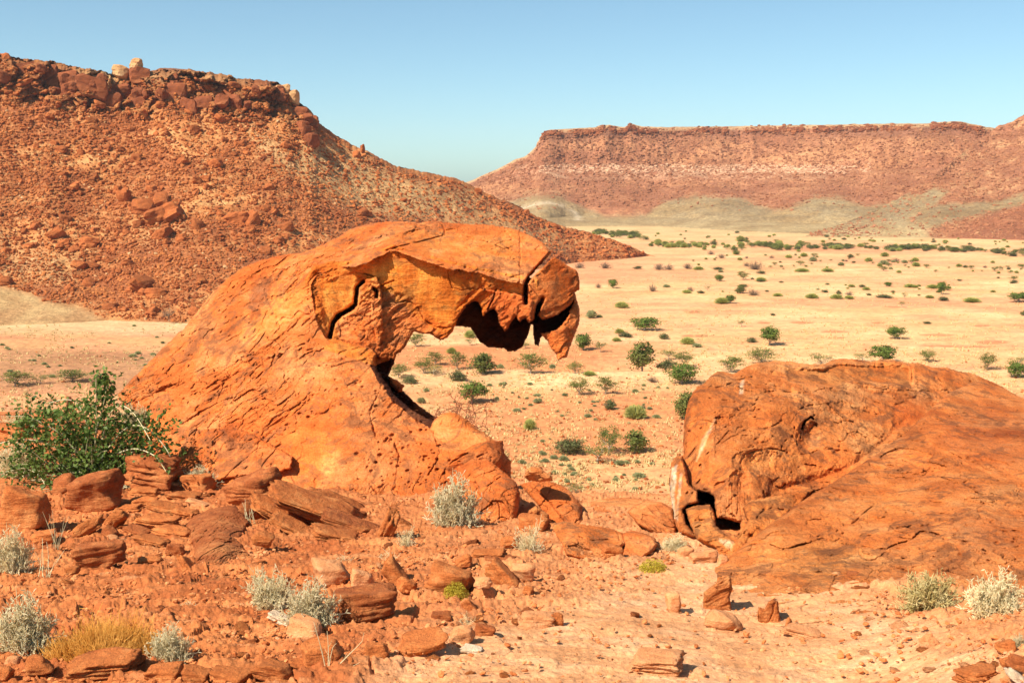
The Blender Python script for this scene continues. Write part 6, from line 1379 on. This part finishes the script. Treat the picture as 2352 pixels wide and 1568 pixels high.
def build_shrubs():
    P = {}
    for i, (mat, n, dens) in enumerate((('twig', 90, 1.25), ('twig', 80, 1.25), ('twig', 34, 0.8), ('twigyel', 110, 1.1), ('twig', 100, 1.2), ('twig', 14, 0.5))):
        tb, V = shrub_geo(60+i, n, (0, 0.3, 0, 0, 0.1, 0)[i], dens, (1, 1, 1.3, 1.2, 1, 1)[i]); me = mesh('shrub', V, np.concatenate(tb.F), True); me.materials.append(M[mat]); P[i] = me
    S = [(30, 1318, 110, 116, 4, 'white brittle shrub at the left edge beside the rounded boulder'), (58, 1500, 165, 152, 4, 'big white brittle shrub at the left edge beside the golden grass'),
         (392, 1525, 122, 104, 4, 'round white brittle shrub on its own right of the golden grass'), (622, 1402, 118, 104, 0, 'left one of the twin white shrubs beside the large dark block'), (716, 1440, 155, 122, 4, 'right one of the twin white shrubs, touching the large dark block'),
         (458, 1122, 96, 56, 4, 'white shrub behind the small boxy stone near the green bush'), (1046, 1212, 140, 132, 4, 'large white shrub in front of the arch foot'), (934, 1256, 46, 52, 2, 'small white shrub right of the leaning striped slab'),
         (896, 1290, 46, 34, 5, 'tiny white shrub above the pointed brown stone'), (793, 1292, 38, 24, 5, 'tiny flat white shrub above the half sunk boulder'), (1216, 1270, 74, 82, 2, 'slender white shrub with dark shadow in the middle foreground'),
         (1552, 1268, 78, 46, 4, 'spiky white shrub by the left foot of the dome'), (2135, 1402, 160, 104, 3, 'yellowish spiky shrub under the slab, left of the pair at the right edge'), (2290, 1416, 160, 120, 4, 'pale dense shrub with bare stems, right of the pair at the right edge'),
         (312, 985, 70, 60, 0, 'pale shrub growing out of the top right of the green bush'), (40, 1095, 110, 90, 4, 'pale shrub under the left side of the green bush'), (20, 985, 60, 40, 2, 'pale scrub at the left edge above the green bush'), (60, 985, 60, 36, 4, 'pale scrub touching the left side of the green bush'),
         (1074, 1438, 36, 36, 5, 'tiny white plant between two stones at the end of the stone row'), (2340, 1492, 44, 44, 4, 'small white shrub at the right edge above the dark boulder'), (740, 1150, 34, 18, 5, 'tiny white plant on the gravel above the slab pile'), (438, 1396, 46, 22, 5, 'tiny white plant on the open gravel left of the twin shrubs'),
         (848, 1170+20, 1, 1, 5, '')]
    for s in S[:-1]: shrub(*s[:4], P[s[4]], s[5])
    shrub(1500, 1316, 84, 40, yellow_mesh(5, 0.5), 'olive yellow cushion plant below the wedge boulder', cat='plant', name='cushion_plant')
    shrub(1046, 1372, 72, 46, yellow_mesh(6, 0.5), 'yellow green plant on the low curved rock', cat='plant', name='cushion_plant')
    shrub(1010, 1385, 90, 14, hay_mesh(7, 900, 0.4), 'yellow dry grass fringe below the yellow green plant', cat='grass', name='dry_grass_tuft')
    shrub(1535, 1328, 80, 10, hay_mesh(8, 500, 0.4), 'thin yellow grass beside the olive cushion plant', cat='grass', name='dry_grass_tuft')
    g = shrub(232, 1512, 330, 150, hay_mesh(9, 12000, 1.0), 'broad mat of fine golden dry grass beside the big left shrub', cat='grass', name='dry_grass_mat', depth=0.75)
    # dead plant by the bottom edge
    rs = np.random.RandomState(5); tb = TB()
    for d, L in (((-0.28, 0, 1), 1.0), ((0.05, 0, 1), 0.8), ((0.8, 0, 0.75), 1.0), ((0.6, 0, 0.2), 0.6), ((-0.6, 0, 0.4), 0.3), ((0.1, 0, 1), 0.5)):
        Pq = curve([0, 0, 0], d, L, 6, rs, .25); tb.tube(Pq, np.linspace(.014, .006, 7), 4)
        for q in range(3): tb.tube(curve(Pq[rs.randint(2, 7)], np.array(d)+rs.normal(0, .6, 3), .15, 3, rs, .6), [.006, .005, .004, .003], 3)
    me = tb.mesh('dead_plant'); me.materials.append(M['stem']); shrub(752, 1558, 130, 150, me, 'dead leafless plant with long cream stems at the bottom edge', cat='plant', name='dead_plant')
    # dry grass sprigs
    for (px, py, w, h, lab) in ((130, 1262, 60, 100, 'thin dry grass sprig in the shade right of the rounded boulder'), (572, 1205, 40, 60, 'pale grass sprig standing in front of the broken orange block'), (640, 1262, 20, 26, 'tiny grass sprig below the slab pile'), (110, 1330, 70, 90, 'thin grass stalks beside the left edge shrub')):
        tb = TB()
        for k in range(9): tb.tube(curve([rs.normal(0, .08), rs.normal(0, .05), 0], [rs.normal(0, .3), rs.normal(0, .3), 1], rs.uniform(.6, 1), 5, rs, .3), np.linspace(.010, .004, 6), 3)
        me = tb.mesh('grass_sprig'); me.materials.append(M['stem']); shrub(px, py, w, h, me, lab, cat='grass', name='grass_sprig')
def yellow_mesh(seed, s):
    rs = np.random.RandomState(seed); n = 2600; v = unit(rs.normal(size=(n, 3))); v[:, 2] = np.abs(v[:, 2]); r = (rs.random(n)**.35)[:, None]*(1+0.25*fbm(v*2.5, 2))[:, None]
    me = cards('cushion', v*r*[.5, .5, .5], v+rs.normal(0, .6, (n, 3)), rs.uniform(.014, .034, n), rs, .6); me.materials.append(M['limeleaf']); return me
def hay_mesh(seed, n, hgt):
    rs = np.random.RandomState(seed); tb = TB()
    a = rs.uniform(0, 6.28, n); r = np.sqrt(rs.random(n)); X = np.cos(a)*r; Y = np.sin(a)*r
    k = fbm(v3(X*1.7, Y*1.7, seed), 3) > -0.25-0.25*(1-r); X, Y, r = X[k], Y[k], r[k]
    for x, y, q in zip(X, Y, r):
        hh = (0.22+0.30*(1-q))*hgt*(0.7+0.9*max(0, float(pn(np.array([x*2.2, y*2.2, 3.3])))+0.3))*rs.uniform(.6, 1.2); d = [rs.normal(0, 1.0), rs.normal(0, .8), 0.32]
        P = curve([x, y, 0], d, hh, 3, rs, 1.3, -0.5); tb.tube(P, [.0045, .004, .004, .003], 3)
    V = np.concatenate(tb.V); V[:, 2] = np.abs(V[:, 2]); me = mesh('hay', V, np.concatenate(tb.F), True); me.materials.append(M['grasshay']); return me

def build_green_bush():
    """leafy bush at the left, one Empty at its base with stems and leaves"""
    rs = np.random.RandomState(31); Y0 = ground_hit(215, 1112); kx, kz = slopes(215, 1112); base = np.array([kx*Y0, Y0, CAMZ+kz*Y0]); m = Y0/FPX
    root = bpy.data.objects.new('leafy_bush', None); scene.collection.objects.link(root); root.location = base; root.empty_display_size = .2
    tag(root, 'dense dark green leafy bush with long arching cream stems at the left', 'bush')
    tb = TB(); C = []; N = []
    def P3(x, y, d=0.0): return np.array([(x-215)*m, d, (1112-y)*m])
    longs = [[(215, 1080), (240, 960), (250, 900), (262, 845)], [(215, 1080), (230, 980), (255, 920), (268, 870)], [(215, 1070), (210, 960), (190, 910), (160, 905), (125, 915)], [(230, 1060), (260, 960), (300, 905), (345, 905), (380, 935), (410, 965)],
             [(230, 1060), (290, 975), (340, 958), (380, 985), (415, 1025), (425, 1060)], [(190, 1070), (120, 1010), (60, 1000), (10, 1008), (-20, 1020)], [(220, 1060), (330, 1010), (395, 1020), (430, 1045)], [(200, 1060), (150, 980), (90, 940), (50, 935)], [(235, 1075), (300, 1040), (370, 1000)],
             [(180, 1080), (90, 1060), (30, 1070)], [(200, 1050), (180, 960), (165, 930)]]
    for pts in longs:
        d0 = rs.normal(0, .15); P = np.array([P3(x, y, -0.16*i+d0*i) for i, (x, y) in enumerate(pts)])
        t = np.linspace(0, 1, 16); cs = np.stack([np.interp(t, np.linspace(0, 1, len(P)), P[:, k]) for k in range(3)], -1)
        for _ in range(3): cs[1:-1] = (cs[:-2]+cs[1:-1]*2+cs[2:])/4
        tb.tube(cs, np.linspace(.020, .008, 16), 5)
        for q in range(26):
            i = rs.randint(5, 16); c = cs[i]+rs.normal(0, .045, 3); C.append(c); N.append(rs.normal(size=3)+[0, -.5, .6])
    for k in range(130):
        v = unit(rs.normal(size=3)*[1.1, .9, .8]); v[2] = abs(v[2])+.1; v = unit(v)
        L = rs.uniform(.7, 1.35)*(1.25 if abs(v[0]) > .7 else 1.0); P = curve([rs.normal(0, .28), rs.normal(0, .22), 0.0], v, L, 6, rs, .8, -.25); tb.tube(P, np.linspace(.012, .005, 7), 4)
        for q in range(26):
            i = rs.randint(1, 7); C.append(P[i]+rs.normal(0, .085, 3)); N.append(rs.normal(size=3)+[0, -.5, .7])
    # top knot
    for k in range(260): C.append(P3(250+rs.normal(0, 13), 870+rs.normal(0, 24), rs.normal(0, .08))); N.append(rs.normal(size=3)+[0, -.5, .6])
    C = np.array(C); C[:, 2] = np.maximum(C[:, 2], .02)
    n = 15000; ox = rs.uniform(10, 445, n); oy = rs.uniform(830, 1125, n); od = rs.normal(0, .42, n)
    cl = fbm(v3(ox*0.045, oy*0.045, od*2), 3); kk = cl > -0.10+0.22*(np.hypot((ox-210)/210, (oy-1000)/120) > 0.8)
    E_ = np.stack([(ox-215)*m, od, (1112-oy)*m], -1)[kk]; C = np.concatenate([C, E_]); N = np.concatenate([np.array(N), rs.normal(size=E_.shape)+[0, -.5, .7]])
    px = 215+C[:, 0]/m; py = 1112-C[:, 2]/m
    inside = sdf_poly(px+rs.normal(0, 6, len(px)), py+rs.normal(0, 6, len(py)), np.array([(20, 1110), (15, 1050), (40, 1010), (30, 960), (60, 895), (110, 905), (150, 930), (205, 915), (215, 850), (255, 832), (285, 870), (290, 925), (320, 970), (345, 935), (385, 935), (410, 985), (415, 1030), (440, 1060), (400, 1080), (340, 1075), (290, 1100), (200, 1118), (100, 1125)])) > 0
    tipm = np.arange(len(C)) < len(longs)*26
    k = inside | tipm; C = C[k]; N = np.array(N)[k]
    st = tb.mesh('stems'); link('stems', st, M['stem'], root)
    lv = cards('leaves', C, N, rs.uniform(.034, .066, len(C)), rs, .62, .12); link('leaves', lv, M['greenleaf'], root)
def build_bare_shrub():
    rs = np.random.RandomState(9); tb = TB(); Y = 27.0; c = at(1035, 1000, Y); m = Y/FPX
    for k in range(26):
        s = np.array([rs.uniform(-60, 60)*m, rs.uniform(-.6, .6), 0]); v = [rs.normal(0, .8), rs.normal(0, .5), .9]
        P = curve(s, v, rs.uniform(60, 125)*m, 7, rs, 1.6, -.5); tb.tube(P, np.linspace(.013, .005, 8), 4)
        for q in range(6):
            i = rs.randint(2, 8); b = curve(P[i], rs.normal(size=3)*[1, .8, .7]+[0, 0, .2], rs.uniform(20, 60)*m, 5, rs, 1.5); tb.tube(b, np.linspace(.008, .004, 6), 3)
            for z in range(3): tb.tube(curve(b[rs.randint(1, 6)], rs.normal(size=3), .16, 2, rs, .5), [.005, .004, .003], 3)
    o = link('bare_shrub', tb.mesh('bare_shrub'), M['bareshrub'], None, tuple(c)); tag(o, 'tangled leafless shrub of arching dark red twigs behind the arch rock', 'shrub')
    # small bare tree at the foot of the left hillside
    tb = TB(); rs = np.random.RandomState(3)
    tb.tube([[0, 0, -.3], [.05, 0, .5], [0, 0, 1.1]], [.10, .08, .06], 5)
    for k in range(16):
        P = curve([0, 0, rs.uniform(.5, 1.1)], [rs.normal(0, .8), rs.normal(0, .8), .8], 1.9, 5, rs, .7); tb.tube(P, np.linspace(.05, .015, 6), 4)
        for q in range(7): tb.tube(curve(P[rs.randint(2, 6)], rs.normal(size=3)+[0, 0, .6], .8, 3, rs, .6), [.02, .018, .014, .01], 3)
    c = at(388, 735, 240.0); o = link('bare_tree', tb.mesh('bare_tree'), M['greytwig'], None, tuple(c)); tag(o, 'small grey leafless tree at the foot of the left hillside', 'tree')

# ------------------------------------------------------------------ build
def build_haze():
    x, y0, y1, z0, z1 = 3600, -80, 2600, -4, 150
    V = [(-x, y0, z0), (x, y0, z0), (x, y1, z0), (-x, y1, z0), (-x, y0, z1), (x, y0, z1), (x, y1, z1), (-x, y1, z1)]
    me = mesh('haze', V, np.array([(0, 3, 2, 1), (4, 5, 6, 7), (0, 1, 5, 4), (1, 2, 6, 5), (2, 3, 7, 6), (3, 0, 4, 7)]), False)
    m = bpy.data.materials.new('haze'); m.use_nodes = True; n = m.node_tree.nodes; n.remove(n['Principled BSDF'])
    v = n.new('ShaderNodeVolumePrincipled'); v.inputs['Density'].default_value = 0.00007; v.inputs['Color'].default_value = (0.93, 0.95, 1.0, 1)
    m.node_tree.links.new(v.outputs[0], n['Material Output'].inputs['Volume'])
    tag(link('haze', me, m), kind='stuff')
import time
_t = time.time()
for fn in (build_ground, build_plain, build_hill, build_mesa, build_arch, build_outcrops, build_relief_rocks, build_rocks, build_valley_plants, build_shrubs, build_green_bush, build_bare_shrub, build_haze):
    fn(); print(fn.__name__, round(time.time()-_t, 1))
